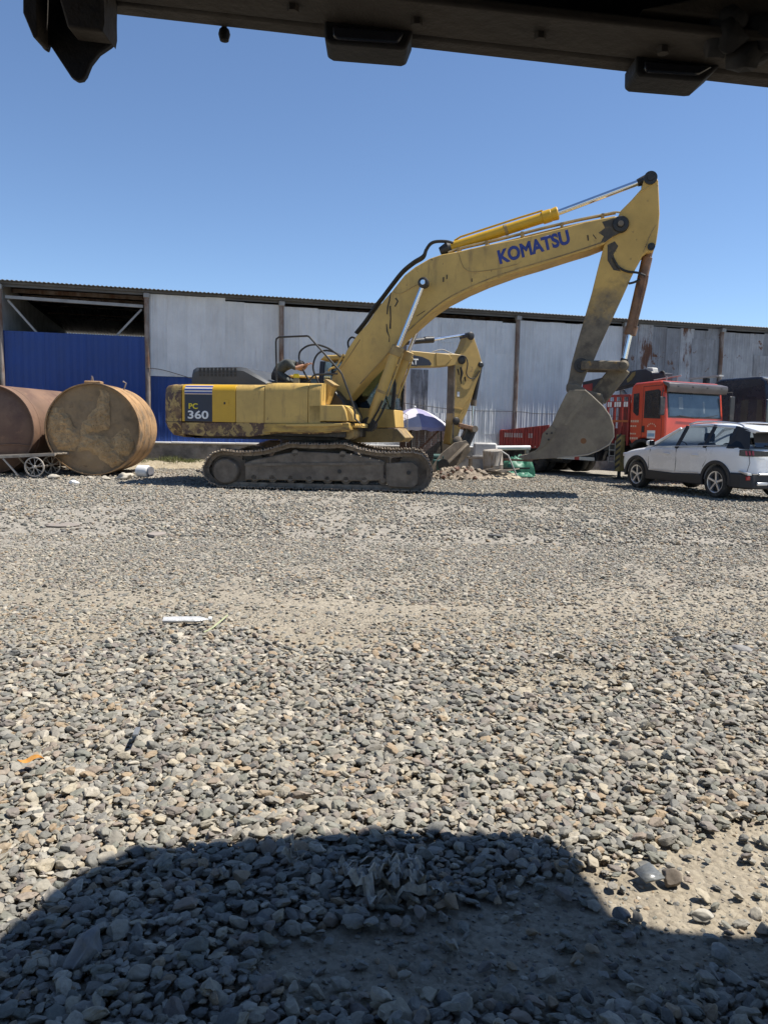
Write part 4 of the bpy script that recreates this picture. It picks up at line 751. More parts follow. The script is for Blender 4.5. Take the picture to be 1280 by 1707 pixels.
for q in [(5.171,1.312),(5.269,1.326),(5.213,1.188)]: put('bolt', MB().lathe([(0,-.02),(.022,-.02),(.022,.01),(0,.01)], (q[0],-.80,q[1]), 'y', 10), GREASE, bkt)
LP = [(4.712,0.834),(5.053,0.882),(5.057,0.775),(4.772,0.76)]
for k in range(5): put('tooth', MB().prism([(LP[0][0]-.14,LP[0][1]-.03),(LP[1][0],LP[1][1]+.02),(LP[2][0],LP[2][1]),(LP[3][0]-.02,LP[3][1]-.01)],-.77+k*.36,-.67+k*.36), STEELDIRT, bkt, bevel=.01)
for v in (-.36,.30): put('hanger', MB().prism([(5.564,2.368),(5.749,2.369),(5.951,2.246),(6.26,2.162),(6.316,2.025),(6.275,1.875),(5.917,2.183),(5.548,2.179)], v, v+.06), STEELDIRT, bkt, bevel=.015)
put('lift_hole', MB().prism(circ((5.919, 1.18),.06,12),-.786,-.779), M('rusty_scar',(.2,.09,.035),.8), bkt)
put('pin_boss', MB().lathe([(0,-.42),(.06,-.42),(.10,-.40),(.10,.40),(.06,.42),(0,.42)], (l2[0],0,l2[1]), 'y', 20), STICKD, bkt)

# ================================================================ mechanic kneeling on the deck
def skin_body(name, joints, edges, radii, mat, parent, root=0, sub=2):
    me_ = bpy.data.meshes.new(name); me_.from_pydata(joints, edges, []); o = bpy.data.objects.new(name, me_); COL.objects.link(o); o.parent = parent
    sk = o.modifiers.new('skin','SKIN'); me_.materials.append(mat)
    if not me_.skin_vertices: 
        bm = bmesh.new(); bm.from_mesh(me_); bm.verts.layers.skin.verify(); bm.to_mesh(me_); bm.free()
    for i, r_ in enumerate(radii): me_.skin_vertices[0].data[i].radius = (r_, r_) if not isinstance(r_,tuple) else r_
    me_.skin_vertices[0].data[root].use_root = True
    sk.use_smooth_shade = True; sb = o.modifiers.new('sub','SUBSURF'); sb.levels = sub; sb.render_levels = sub; return o
E0 = Matrix.Rotation(-R_(13),4,'Z'); dk = w637-.03
pc = (-0.78, 2.347)
pw = E0 @ Vector((pc[0],-.55,0))
pe = thing('person', 'mechanic in dark shirt bent forward on the excavator deck holding a hose', 'person', (-1.5+pw.x,18.1+pw.y,dk), 13)
J = [(-.14,0,.30),(-.02,0,.42),(.14,0,.50),(.27,0,.52),(.33,0,.50),                       # 0-4 pelvis, spine, chest, shoulders, neck root
     (-.12,.10,.27),(.24,.12,.10),(-.10,.12,.07),(-.20,.12,.06),(-.12,-.10,.27),(.24,-.13,.10),(-.10,-.13,.07),(-.20,-.13,.06),   # legs folded: hip, knee, ankle, toe
     (.26,.19,.49),(.42,.21,.38),(.56,.12,.50),(.26,-.19,.49),(.40,-.24,.38),(.58,-.14,.47)]                                      # arms: shoulder, elbow, wrist
ED = [(0,1),(1,2),(2,3),(3,4),(0,5),(5,6),(6,7),(7,8),(0,9),(9,10),(10,11),(11,12),(3,13),(13,14),(14,15),(3,16),(16,17),(17,18)]
RD = [.155,.14,.15,.13,.06,.11,.075,.05,.045,.11,.075,.05,.045,.075,.05,.034,.075,.05,.034]
body = skin_body('body', J, ED, RD, None, pe)
m, N, L, B = new_mat('person_clothes_and_skin'); tc = N.new('ShaderNodeTexCoord').outputs['Object']; sx = N.new('ShaderNodeSeparateXYZ'); L.new(tc, sx.inputs[0])
def gt(v, t):
    x = N.new('ShaderNodeMath'); x.operation = 'GREATER_THAN'; L.new(v, x.inputs[0]); x.inputs[1].default_value = t; return x.outputs[0]
cl = ramp(N, L, noi(N, L, tc, 14, 4), .3, .7, (.03,.034,.03), (.075,.08,.07)); lg_ = ramp(N, L, noi(N, L, tc, 14, 4), .3, .7, (.012,.013,.016), (.03,.03,.035))
sm1 = N.new('ShaderNodeMath'); sm1.operation = 'ADD'; L.new(sx.outputs[0], sm1.inputs[0]); L.new(sx.outputs[2], sm1.inputs[1])
c = mixc(N, L, gt(sm1.outputs[0],.26), lg_, cl); c = mixc(N, L, gt(sx.outputs[0],.415), c, (.36,.19,.12)); L.new(c, B.inputs['Base Color']); B.inputs['Roughness'].default_value = .8
body.data.materials.clear(); body.data.materials.append(m)
hdm = MB(); rs = []
for k in range(13):
    a = math.pi*k/12; z = -.115*math.cos(a); q = math.sin(a); rs.append([(.098*q*math.cos(t)*(1 if math.cos(t)<0 else .92)+(.012 if 4<k<8 and abs(math.cos(t))>.95 and math.cos(t)>0 else 0), .076*q*math.sin(t), z) for t in [2*math.pi*i/16 for i in range(16)]])
hdm.rings(rs); hm = put('head', hdm, SKIN, pe, (.43,0,.46), (0,R_(55),0))
put('nose', MB().prism([(.085,.02),(.118,-.02),(.085,-.03)],-.012,.012), SKIN, hm, bevel=.004); put('mouth', MB().box(.078,.088,-.022,.022,-.062,-.054), M('lips',(.25,.1,.08),.5), hm)
for s_ in (-1,1):
    put('ear', MB().lathe([(0,-.008),(.03,-.008),(.03,.008),(0,.008)], (-.005,s_*.078,0), 'y', 10), SKIN, hm); put('eye', MB().lathe([(0,.0),(.011,.0),(0,.012)], (.082,s_*.03,.015), 'x', 8), HAIR, hm)
hr = MB(); hr.rings([[(x*1.07-.008,y*1.07,z*1.06+.004) for x,y,z in r_] for r_ in rs[7:]]); put('hair', hr, HAIR, hm)
for s_, wrist in ((1,J[15]),(-1,J[18])):
    d = Vector((.9,0,.35)).normalized(); W0 = Vector(wrist)
    pj = [W0-d*.02, W0+d*.035, W0+d*.085]; je = [(0,1),(1,2)]; rr_ = [.03,(.042,.022),(.044,.02)]
    for f in range(4):
        off = Vector((0,(f-1.5)*.021,0)); b0 = len(pj); l_ = (.075,.085,.08,.06)[f]
        pj += [W0+d*.09+off, W0+d*(.09+l_*.4)+off+Vector((0,0,-.015)), W0+d*(.09+l_*.55)+off+Vector((0,0,-.05))]; je += [(2,b0),(b0,b0+1),(b0+1,b0+2)]; rr_ += [.010,.0095,.008]
    b0 = len(pj); pj += [W0+d*.04+Vector((0,-s_*.045,-.01)), W0+d*.085+Vector((0,-s_*.055,-.035))]; je += [(1,b0),(b0,b0+1)]; rr_ += [.012,.009]
    skin_body('hand', [tuple(p) for p in pj], je, rr_, SKIN, pe, 0, 1)
cn = (-0.381, 2.341); cw_ = E0 @ Vector((cn[0],-.70,0))
can = thing('oil_bottle', 'small bottle with yellow cap beside the crouching mechanic', 'bottle', (-1.5+cw_.x,18.1+cw_.y,dk), 13)
put('body', MB().lathe([(0,0),(.065,0),(.075,.02),(.075,.15),(.06,.18),(0,.18)],(0,0,0),'z',18), M('smeared_plastic',(.32,.26,.14),.4,var=.3), can); put('cap', MB().lathe([(0,.181),(.068,.181),(.068,.25),(.05,.27),(0,.27)],(0,0,0),'z',18), YDEC, can)

# ================================================================ second excavator behind the first
c2 = thing('excavator', 'ochre excavator behind the big one, its short stick resting on the scrap', 'excavator', (2.34,24.0,0), -20)
bm2 = [(-4.116,1.726),(-3.855,2.334),(-3.414,3.122),(-2.962,3.487),(-2.5,3.614),(-1.934,3.644),(-1.163,3.614),(-0.374,3.619),(-0.133,3.596),(-0.048,3.456),(-0.204,3.323),(-0.659,3.231),(-0.954,3.2),(-1.538,3.173),(-2.072,3.096),(-2.485,2.956),(-2.851,2.629),(-3.392,1.918),(-3.752,1.563)]
cboom = put('boom', MB().prism(bm2,-.25,.25), CATY, c2, bevel=.02)
put('boom_casting', MB().prism([(-1.05,3.619),(-0.617,3.606),(-0.513,3.469),(-0.724,3.245),(-1.018,3.214)],-.27,.27), CATY, cboom, bevel=.02)
dc = [(-2.498,3.441),(-1.742,3.514),(-1.471,3.475),(-1.256,3.397),(-1.175,3.295),(-1.193,3.241),(-2.491,3.147)]; put('decal', MB().prism(dc,-.257,-.249), NAVY, cboom)
TC = [(-2.099,3.234),(-1.622,3.274),(-2.103,3.408)]; put('lettering', text_mesh('CAT','CAT',TC[1][0]-TC[0][0]+.02,TC[2][1]-TC[0][1],bold=.04), WHITED, cboom, (TC[0][0],-.259,TC[0][1]))
a, b, c_ = [(-2.6,3.804),(-1.028,4.033),(0.187,4.265)]
ca_ = put('arm_cylinder', MB().tube([(a[0],0,a[1]),(b[0],0,b[1])],.085,18), GREASE, c2); put('rod', MB().cyl((b[0],0,b[1]),(c_[0],0,c_[1]),.045,14), CHROME, ca_)
put('gland', MB().tube([(b[0]-.28,0,b[1]-.03),(b[0],0,b[1])],.10,18), GREASE, ca_)
s2 = [(0.01,4.216),(0.148,4.296),(0.237,4.086),(0.393,3.734),(0.53,3.361),(0.459,3.085),(0.311,2.661),(0.166,2.164),(0.035,1.832),(-0.06,1.647),(-0.151,1.352),(-0.317,0.873),(-0.5,0.907),(-0.455,1.365),(-0.396,2.002),(-0.38,2.726),(-0.401,3.353),(-0.288,3.556),(-0.118,3.851)]
st2 = put('stick', MB().prism(s2,-.24,.24), CATY, c2, bevel=.02)
put('stick_back_shade', MB().prism([(-0.416,1.091),(-0.41,2.002),(-0.415,3.353),(-0.392,3.354),(-0.368,2.365),(-0.365,1.092)],-.246,.246), CATG, st2)  # grey-brown plate puts the shade of the stick's left face into colour
put('stick_rib', MB().prism([(0.138,2.235),(0.213,2.437),(-0.306,1.641),(-0.362,1.494)],-.256,-.24), CATY, st2); put('stick_rib', MB().prism([(-0.38,2.02),(-0.035,1.975),(-0.034,1.939),(-0.378,1.984)],-.256,-.24), CATY, st2)
put('serial_plate', MB().prism([(-0.295,2.492),(-0.215,2.495),(-0.21,2.351),(-0.29,2.348)],-.246,-.238), WHITED, st2)
put('oil_stain', MB().tube(at_v([(-0.201,3.234),(-0.154,3.056),(-0.188,2.875),(-0.163,2.732)],-.241),[.03,.045,.03,.012],6), OILM, st2)
for a_ in ([(-0.299,3.176),(-0.253,2.998)],[(-0.05,2.953),(-0.024,2.809)]): put('oil_stain', MB().tube(at_v(a_,-.241),[.03,.016],6), OILM, st2)
for c_, r_ in zip([(0.087,4.18),(-0.188,3.45),(0.465,3.337),(-0.244,1.003),(-0.305,1.605)],(.12,.13,.09,.15,.12)): put('pin_boss', MB().lathe([(0,-.30),(r_*.6,-.3),(r_,-.27),(r_,.27),(r_*.6,.3),(0,.3)], (c_[0],0,c_[1]), 'y', 22), GREASE if r_<.15 else CATG, st2)
put('hose', MB().tube(smooth_path(at_v([(-0.253,3.572),(-0.091,3.544),(-0.003,3.351),(-0.033,3.061),(0.073,2.922),(0.255,2.929),(0.41,3.153)],-.30),6),.018,8), RUBBER, st2)
put('hose', MB().tube(smooth_path(at_v([(-1.086,3.653),(-0.775,3.74),(-0.475,3.649),(-0.213,3.591)],-.1),6),.018,8), GREYMET, st2)
a, b, c_ = [(0.572,3.322),(0.387,2.193),(0.353,1.434)]
cb2 = put('bucket_cylinder', MB().tube([(a[0],0,a[1]),(b[0],0,b[1])],.075,16), GREASE, c2); put('gland', MB().tube([(b[0]+.01,0,b[1]+.08),(b[0],0,b[1]-.1)],.095,16), CATG, cb2); put('rod', MB().cyl((b[0],0,b[1]),(c_[0],0,c_[1]),.038,14), CHROME, cb2)
l0, l1, l2 = [(-0.237,1.496),(0.318,1.379),(0.071,0.822)]
for v in (-.28,.24): put('idler_link', MB().beam((l0[0],v,l0[1]),(l1[0],v,l1[1]),.05,.13), RUSTPIPE, c2, bevel=.02)
put('bucket_link', MB().beam((l1[0],0,l1[1]),(l2[0],0,l2[1]),.36,.2,(0,1,0)), GREASE, c2, bevel=.03); put('pin_boss', MB().lathe([(0,-.32),(.1,-.32),(.1,.32),(0,.32)], (l1[0],0,l1[1]), 'y', 18), CATG, c2)
# bucket tipped forward: a scoop of two side plates, curved back and lip with teeth
sidep = [(-0.507,0.954),(-0.13,1.031),(-0.005,0.888),(0.042,0.707),(-0.228,0.378),(-0.714,0.015),(-1.125,-0.075),(-1.288,0.159),(-0.931,0.626)]
b2 = put('bucket', MB().rings([[(x,v,z) for x,z in sidep[2:7]]+[(x-.05,v,z+.04) for x,z in sidep[6:1:-1]] for v in (-.6,.6)]), CATG, c2)
for v in (-.62,.58): put('side_plate', MB().prism(sidep, v, v+.04), CATG, b2, bevel=.01)
put('edge_bar', MB().beam(((-0.126, 0.924)[0],-.65,(-0.126, 0.924)[1]),((-0.934, 0.161)[0],-.65,(-0.934, 0.161)[1]),.07,.30,(0,1,0)), CATG, b2, bevel=.03)
for k in range(5):
    q = (-0.863, -0.079); put('tooth', MB().prism([(q[0]-.2,q[1]-.05),(q[0]+.05,q[1]+.07),(q[0]+.05,q[1]-.03)],-.6+k*.27,-.5+k*.27), CATG, b2)
# house, cab and tracks of the second machine (mostly hidden by the first)
hb = [(-6.324,1.084),(-6.328,2.257),(-4.053,2.422),(-3.824,1.736),(-3.814,1.125)]
u0_, u1_ = hb[0][0], hb[3][0]
put('engine_house', MB().box(u0_,u1_-.2,-1.35,1.35,1.15,2.35), CATY, c2, bevel=.08); put('counterweight', MB().box(u0_-.5,u0_-.01,-1.3,1.3,1.1,2.25), CATY, c2, bevel=.15)
cc = put('cab', MB().box(u1_-1.5,u1_-.05,.35,1.3,1.2,1.9), CATY, c2, bevel=.04); put('cab_roof', MB().box(u1_-1.5,u1_-.1,.33,1.32,2.75,2.82), CATY, cc, bevel=.03); put('cab_glass', MB().box(u1_-1.45,u1_-.12,.4,1.25,1.9,2.75), GLASSD, cc)
put('slew_ring', MB().cyl(((u0_+u1_)/2,0,.85),((u0_+u1_)/2,0,1.15),.6,24), GREASE, c2)
for sg in (-1,1):
    tr = [(u0_+.1,.45),(u0_+.25,.8),(u0_+.6,.92),(u1_+.1,.92),(u1_+.45,.8),(u1_+.6,.45),(u1_+.35,.1),(u1_+.05,0),(u0_+.5,0),(u0_+.2,.15)]
    put('track', MB().prism([(x,z) for x,z in tr], sg*1.2-.28, sg*1.2+.28), TRK, c2, bevel=.05)
put('undercarriage', MB().box(u0_+.7,u1_,-.95,.95,.4,.86), TRKD, c2)

# ================================================================ sunshade and steel gate by the wall
um = thing('sun_umbrella', 'faded purple and white yard umbrella by the warehouse wall', 'umbrella', (.92,24.7,0), 0)
UM = [M('purple_canopy_cloth',(.27,.255,.39),.8,var=.12,bump=.1,bs=15), M('white_canopy_cloth',(.52,.50,.56),.8,var=.1,bump=.1,bs=15)]
AP, RM = 1.99, 1.42; nS = 8
put('pole', MB().cyl((0,0,0),(0,0,2.0),.022,10), GREYMET, um); put('finial', MB().lathe([(0,0),(.02,0),(.03,.05),(0,.09)],(0,0,AP),'z',10), WHPL, um)
put('base', MB().lathe([(0,0),(.3,0),(.3,.06),(.1,.12),(0,.12)],(0,0,0),'z',20), CONC, um)
for k in range(nS):
    a0, a1 = 2*math.pi*k/nS+.15, 2*math.pi*(k+1)/nS+.15; cn_ = MB(); rows = []
    for i in range(9):
        q = .02+i/8; rr_ = q*1.12; z = AP-(AP-RM)*(rr_/1.14)**1.7; row = []
        for j in range(7):
            a = a0+(a1-a0)*j/6; sag = 1-.05*math.sin(math.pi*j/6)*q; row.append((rr_*sag*math.cos(a), rr_*sag*math.sin(a), z-.03*math.sin(math.pi*j/6)*q))
        rows.append(row)
    last = rows[-1]; rows.append([(x*1.0,y*1.0,z-.10+.02*math.sin(j*2.1)) for j,(x,y,z) in enumerate(last)])
    cn_.rings(rows, cap=False, close=False); put('canopy_panel', cn_, UM[k % 2], um)
    put('rib', MB().tube([(.05*math.cos(a0),.05*math.sin(a0),AP-.03),(.6*math.cos(a0),.6*math.sin(a0),AP-.2),(1.12*math.cos(a0),1.12*math.sin(a0),RM+.0)],.008,6), GREYMET, um)
gt_ = thing('steel_gate', 'rusty framed mesh gate leaf leaning beneath the purple umbrella', 'gate', (1.30,24.15,0), 3)
RUSTG = M('rusty_brown_frame',(.16,.085,.06),.8,var=.3,vs=8)
for a, b in (((-.5,0,0),(-.5,0,1.42)),((.48,0,0),(.42,0,1.40)),((-.5,0,1.42),(.42,0,1.40)),((-.5,0,.05),(.48,0,.05))): put('frame_bar', MB().beam(a,b,.04,.045), GREASE, gt_)
put('diagonal_brace', MB().beam((-.48,-.03,.45),(.42,-.03,1.38),.04,.05), RUSTG, gt_)
for k in range(16): put('mesh_wire', MB().cyl((-.47+k*.06,.01,.05),(-.47+k*.06,.01,1.4),.006,5), GREYMET, gt_)
for k in range(20): put('mesh_wire', MB().cyl((-.5,.018,.1+k*.066),(.45,.018,.1+k*.066),.005,5), GREYMET, gt_)
bd = thing('timber_board', 'brown board panel standing against the wall behind the mesh gate', 'board', (1.2,25.6,0), -14)
for k in range(7): put('plank', MB().box(-.75+k*.22,-.75+k*.22+.205,0,.03,.2,1.62-.02*(k%3)), M('purplish_old_plank',(.17,.12,.11),.85,var=.3,vs=5) if k==0 else bpy.data.materials['purplish_old_plank'], bd)
for x in (-.7,.72): put('stand_post', MB().box(x,x+.05,.03,.08,0,1.6), GREYMET, bd)
fs2 = thing('scaffold_frame', 'pale steel pipe frame standing right of the umbrella', 'frame', (2.0,25.3,0), -14)
for a, b in (((-.3,0,0),(-.3,0,1.45)),((.05,0,0),(.05,0,1.45)),((-.3,0,.7),(.05,0,.7)),((-.3,0,.35),(.05,0,.35)),((-.3,0,1.42),(.05,0,1.42))): put('pipe', MB().cyl(a,b,.02,8), GREYMET, fs2)

# ================================================================ scrap heap between the machines
SACK = M('dusty_woven_sack', (.40,.34,.25), .9, var=.25, vs=6, col2=(.25,.19,.13), th=(.5,.7), s2=5, bump=.6, bs=25)
RUBB = M('brown_rubble', (.26,.21,.155), .95, var=.35, vs=8, col2=(.40,.33,.25), th=(.5,.7), s2=9, bump=.7, bs=25)
def pile(cx, cy, rx, ry, h, label, mat, n=34, seed=3, name='rubble_heap'):
    vs = []; 
    for j in range(n+1):
        for i in range(n+1):
            x, y = -1+2*i/n, -1+2*j/n; q = max(0,1-(x*x+y*y)); z = h*q**.8*(.75+.6*noise.noise((x*2.2+seed,y*2.2,seed)))+.07*noise.noise((x*7,y*7,seed))*min(1,q*3)+.05*noise.noise((x*17,y*17,seed))*min(1,q*3)
            vs.append((cx+x*rx, cy+y*ry, z-.06*(q<=0)))
    o = put(name, MB().add(vs,[(j*(n+1)+i,j*(n+1)+i+1,(j+1)*(n+1)+i+1,(j+1)*(n+1)+i) for j in range(n) for i in range(n)]), mat); return tag(o, label, 'heap', kind=None)
pile(2.15,21.6,.95,.6,.34,'low heap of brown rubble between track and far bucket', RUBB, 60, 3)
pile(2.95,22.2,1.0,.6,.22,'pale spread of torn sacking and dirt below the grey drum', SACK, 60, 8, 'sacking_heap')
for k in range(70):
    x, y = random.gauss(2.2,.45), random.gauss(21.35,.25); s_ = random.uniform(.03,.10)
    o = put('rubble_piece', blob(k*.31, (s_,s_*.8,s_*.6), 1, .3, 1.6), random.choice((RUBB,CATG,SACK,RUSTG)), None, (x,y,max(.02,.28*max(0,1-((x-2.15)/.95)**2-((y-21.6)/.6)**2))+s_*.3), (random.random(),random.random(),random.random()*6))
    o.data.shade_flat(); tag(o, 'broken lump of rubble on the brown heap by the track', 'rubble', 'rubble lumps on the brown heap')
for k in range(9):
    x, y = 2.5+.13*k+random.uniform(-.1,.1), 21.75+random.uniform(-.25,.25); ln = random.uniform(.35,.8); a = random.uniform(-.5,.5)
    o = put('scrap_batten', MB().beam((-ln/2,0,0),(ln/2,0,.06*random.random()),.06,.03), random.choice((WOODG,SACK,GREASE)), None, (x,y,.16+.1*random.random()), (random.uniform(-.2,.2),random.uniform(-.25,.25),a)); tag(o,'short loose batten strewn over the pale sacking','batten','battens strewn over the sacking')
dr = thing('scrap_drum', 'mud streaked grey drum standing in the scrap heap', 'drum', (3.12,22.15,.05), 0)
DRM = M('mud_streaked_drum',(.33,.30,.26),.75,var=.25,vs=4,col2=(.17,.12,.07),th=(.5,.64),s2=4,stretch=(2,2,.4))
put('body', MB().lathe([(0,0),(.27,0),(.28,.02),(.28,.3),(.29,.32),(.28,.34),(.28,.7),(.285,.72),(.26,.75),(0,.74)],(0,0,0),'z',28), DRM, dr, rot=(R_(3),R_(-4),0)); put('lid_lever', MB().tube([(.2,-.2,.7),(.36,-.28,.6),(.62,-.35,.02)],.022,8), GREYMET, dr)
cr_ = thing('plastic_crate', 'pale grey plastic tub upturned behind the mud streaked drum', 'tub', (2.95,22.9,.62), 0)
TUB = M('pale_grey_plastic',(.42,.41,.39),.6,var=.25); o = MB()
o.rings([[(x*k,y*k,z) for x,y in ((-.36,-.25),(.36,-.25),(.36,.25),(-.36,.25))] for k,z in ((1.05,-.05),(1.0,0),(.9,.32),(.82,.36))]); put('body', o, TUB, cr_, bevel=.05); put('rim', MB().box(-.40,.40,-.28,.28,-.06,-.02), TUB, cr_, bevel=.01)
pl = thing('scrap_trestle', 'brown trestle carrying the tub behind the scrap drum', 'trestle', (2.95,22.9,0), 0)
put('top_plank', MB().box(-.5,.5,-.3,.3,.50,.56), WOODG, pl)
for x in (-.42,.42):
    for y in (-.24,.24): put('leg', MB().box(x-.03,x+.03,y-.03,y+.03,0,.50), WOODG, pl)
pp_ = thing('pale_pipe', 'white pipe lying level behind the scrap drum towards the red trailer board', 'pipe', (4.0,24.2,0), -10)
put('barrel', MB().cyl((-.75,0,.80),(.55,0,.83),.07,18), WHPL, pp_); put('rest', MB().box(-.7,-.6,-.06,.06,0,.73), WOODG, pp_); put('rest', MB().box(.4,.5,-.06,.06,0,.75), WOODG, pp_)
GREENT = M('green_tarpaulin',(.025,.15,.09),.5,var=.3,vs=3,col2=(.25,.42,.35),th=(.66,.75),s2=4,bump=.3,bs=10)
def tarp(x0, y0, wx, wy, h, seed):
    n = 30; vs = []
    for j in range(n+1):
        for i in range(n+1):
            x, y = -1+2*i/n, -1+2*j/n; q = max(abs(x)**3,abs(y)**3); z = h*(1-q)**.5*(.85+.3*noise.noise((x*2,y*2,seed)))+.07*noise.noise((x*5,y*5,seed))*(1-q)
            vs.append((x0+x*wx*(1+.08*noise.noise((x*3,y*3,seed+2))),y0+y*wy,z+.01))
    return MB().add(vs,[(j*(n+1)+i,j*(n+1)+i+1,(j+1)*(n+1)+i+1,(j+1)*(n+1)+i) for j in range(n) for i in range(n)])
tp = put('green_tarpaulin', tarp(4.05,23.5,.45,.5,.62,4), GREENT); tag(tp,'crumpled green tarpaulin over a bundle left of the red truck','tarpaulin')
tp = put('green_tarpaulin', tarp(3.85,22.9,.55,.3,.12,9), GREENT); tag(tp,'flat loose end of green tarpaulin on the ground beside the drum','tarpaulin')
br = put('scrap_bar', MB().beam((3.0,23.1,.50),(4.4,23.0,.47),.05,.06), RUSTG); tag(br,'brown steel bar lying across in front of the green tarpaulin','bar')
br = put('scrap_bar', MB().beam((3.3,23.0,.22),(4.3,22.9,.25),.05,.05), GREASE); tag(br,'lower black bar lying in front of the green tarpaulin','bar')
mc = thing('small_engine', 'small dark green engine standing under the mesh gate', 'engine', (1.62,23.2,0), 0)
put('block', MB().box(-.2,.2,-.15,.15,.08,.45), M('dark_green_enamel',(.03,.08,.07),.5,var=.3), mc, bevel=.04); put('flywheel', MB().lathe([(0,-.04),(.17,-.04),(.17,.04),(0,.04)],(.12,-.2,.3),'y',20), GREASE, mc); put('tank', MB().lathe([(0,-.15),(.09,-.15),(.09,.15),(0,.15)],(-.02,0,.52),'x',16), bpy.data.materials['dark_green_enamel'], mc)
put('skid', MB().box(-.28,.28,-.18,.18,0,.07), GREASE, mc)

# ================================================================ red crane truck (local x forward, y to its far side, origin at the near front cab corner)
REDP = M('red_cab_paint', (.56,.062,.026), .35, var=.12, vs=1.5, col2=(.30,.05,.03), th=(.6,.8), s2=3, bump=.02, coat=.3)
REDD = M('dull_red_board_paint', (.30,.035,.028), .6, var=.25, vs=2, col2=(.16,.035,.03), th=(.5,.7), s2=3, bump=.08)
BLKP = M('black_chassis_paint', (.02,.02,.022), .6, var=.3, col2=(.08,.07,.06), th=(.55,.75), s2=4)
BLKG = M('black_cab_paint', (.018,.02,.028), .25, var=.2, coat=.4, bump=.02)
LGREY = M('pale_grey_housing', (.45,.44,.41), .6, var=.15)
YSTR = M('yellow_hazard_paint', (.24,.19,.07), .7, var=.3, col2=(.1,.08,.05), th=(.55,.7), s2=8)
VIS = M('smoked_visor', (.10,.085,.08), .3, .1, var=.2)
REFR = M('red_reflective_tape', (.40,.06,.05), .5, var=.15); REFW = M('white_reflective_tape', (.55,.53,.50), .5, var=.15)
TYRE = M('truck_tyre_rubber', (.025,.024,.023), .8, var=.3, col2=(.11,.095,.08), th=(.5,.75), s2=7, bump=.3)
def wheel(par, c_, r, wd, rim=.55, near=-1, dual=False, rimmat=None, spokes=0):
    prof = [(r*.58,-wd/2),(r*.9,-wd/2),(r*.985,-wd*.38),(r,-wd*.3),(r,wd*.3),(r*.985,wd*.38),(r*.9,wd/2),(r*.58,wd/2),(r*.58,-wd/2)]
    wl = put('wheel', MB().lathe(prof, c_, 'y', 36), TYRE, par)
    put('rim', MB().lathe([(0,near*wd*.18),(r*.2,near*wd*.2),(r*.24,near*wd*.05),(r*.5,near*wd*.1),(r*.58,near*wd*.46),(r*.6,near*wd*.46),(r*.6,-near*wd*.4),(0,-near*wd*.4)], c_, 'y', 28), rimmat or BLKP, wl)
    return wl
tk = thing('crane_truck', 'red crane truck parked nose out by the wall behind the white car', 'truck', (7.55,21.0,0), 60)
WT = 2.4
cs = [(-1.62,1.16),(-1.66,2.0),(-1.62,2.66),(-1.45,2.76),(-.32,2.80),(-.16,2.74),(.0,1.80),(.03,1.0),(-.02,.72),(-.3,.72),(-.42,1.02),(-.7,1.22),(-1.1,1.22),(-1.35,1.05),(-1.5,1.05)]
cab = put('cab', MB().prism(cs, 0, WT), REDP, tk, bevel=.05); cab.scale.x = .76
def inset(name, poly, mat, y=0., d=.012, par=None, bev=.0): return put(name, MB().prism(poly, y-d, y+.004), mat, par or cab, bevel=bev)
WG = GLASSD
fr_ = inset('window_frame', [(-.98,1.78),(-.98,2.52),(-.36,2.56),(-.26,2.5),(-.22,1.76)], GREASE, 0, .006); inset('side_window', [(-.92,1.83),(-.92,2.47),(-.40,2.50),(-.32,2.46),(-.28,1.82)], DARK, 0, .010); inset('window_pane', [(-.92,1.83),(-.92,2.47),(-.40,2.50),(-.32,2.46),(-.28,1.82)], BLKG, 0, .013)
inset('quarter_window', [(-1.48,1.95),(-1.5,2.45),(-1.24,2.47),(-1.22,1.86),(-1.3,1.84)], BLKG, 0, .012); 
for s_ in ([(-1.06,.9+.34),(-1.06,2.66),(-1.045,2.66),(-1.045,1.24)],[(-.16,1.0),(-.19,2.6),(-.175,2.6),(-.145,1.0)],[(-1.05,2.655),(-.2,2.68),(-.2,2.665),(-1.05,2.64)]): inset('door_seam', s_, GREASE, 0, .003)
inset('door_handle', [(-1.02,1.38),(-1.02,1.56),(-.92,1.56),(-.92,1.38)], GREASE, 0, .02)
inset('door_sign', [(-.78,1.22),(-.78,1.44),(-.42,1.44),(-.42,1.22)], WHITED, 0, .006); inset('sign_stripe', [(-.76,1.27),(-.76,1.36),(-.44,1.36),(-.44,1.27)], M('pale_blue_print',(.25,.4,.55),.5), 0, .009)
for k in range(6): a = R_(150-24*k); inset('door_letter', [(-.6+.2*math.cos(a)-.022,1.47+.14*math.sin(a)),(-.6+.2*math.cos(a)+.022,1.47+.14*math.sin(a)),(-.6+.2*math.cos(a)+.01,1.51+.14*math.sin(a)),(-.6+.2*math.cos(a)-.01,1.51+.14*math.sin(a))], TAN, 0, .005)
for z, n_, h_ in ((1.66,4,.06),(1.53,3,.045),(1.32,3,.04),(1.18,4,.06)):
    for k in range(n_): inset('side_letter', [(-1.58+k*.10,z),(-1.51+k*.10,z),(-1.51+k*.10,z+h_),(-1.58+k*.10,z+h_)], TAN, 0, .004)
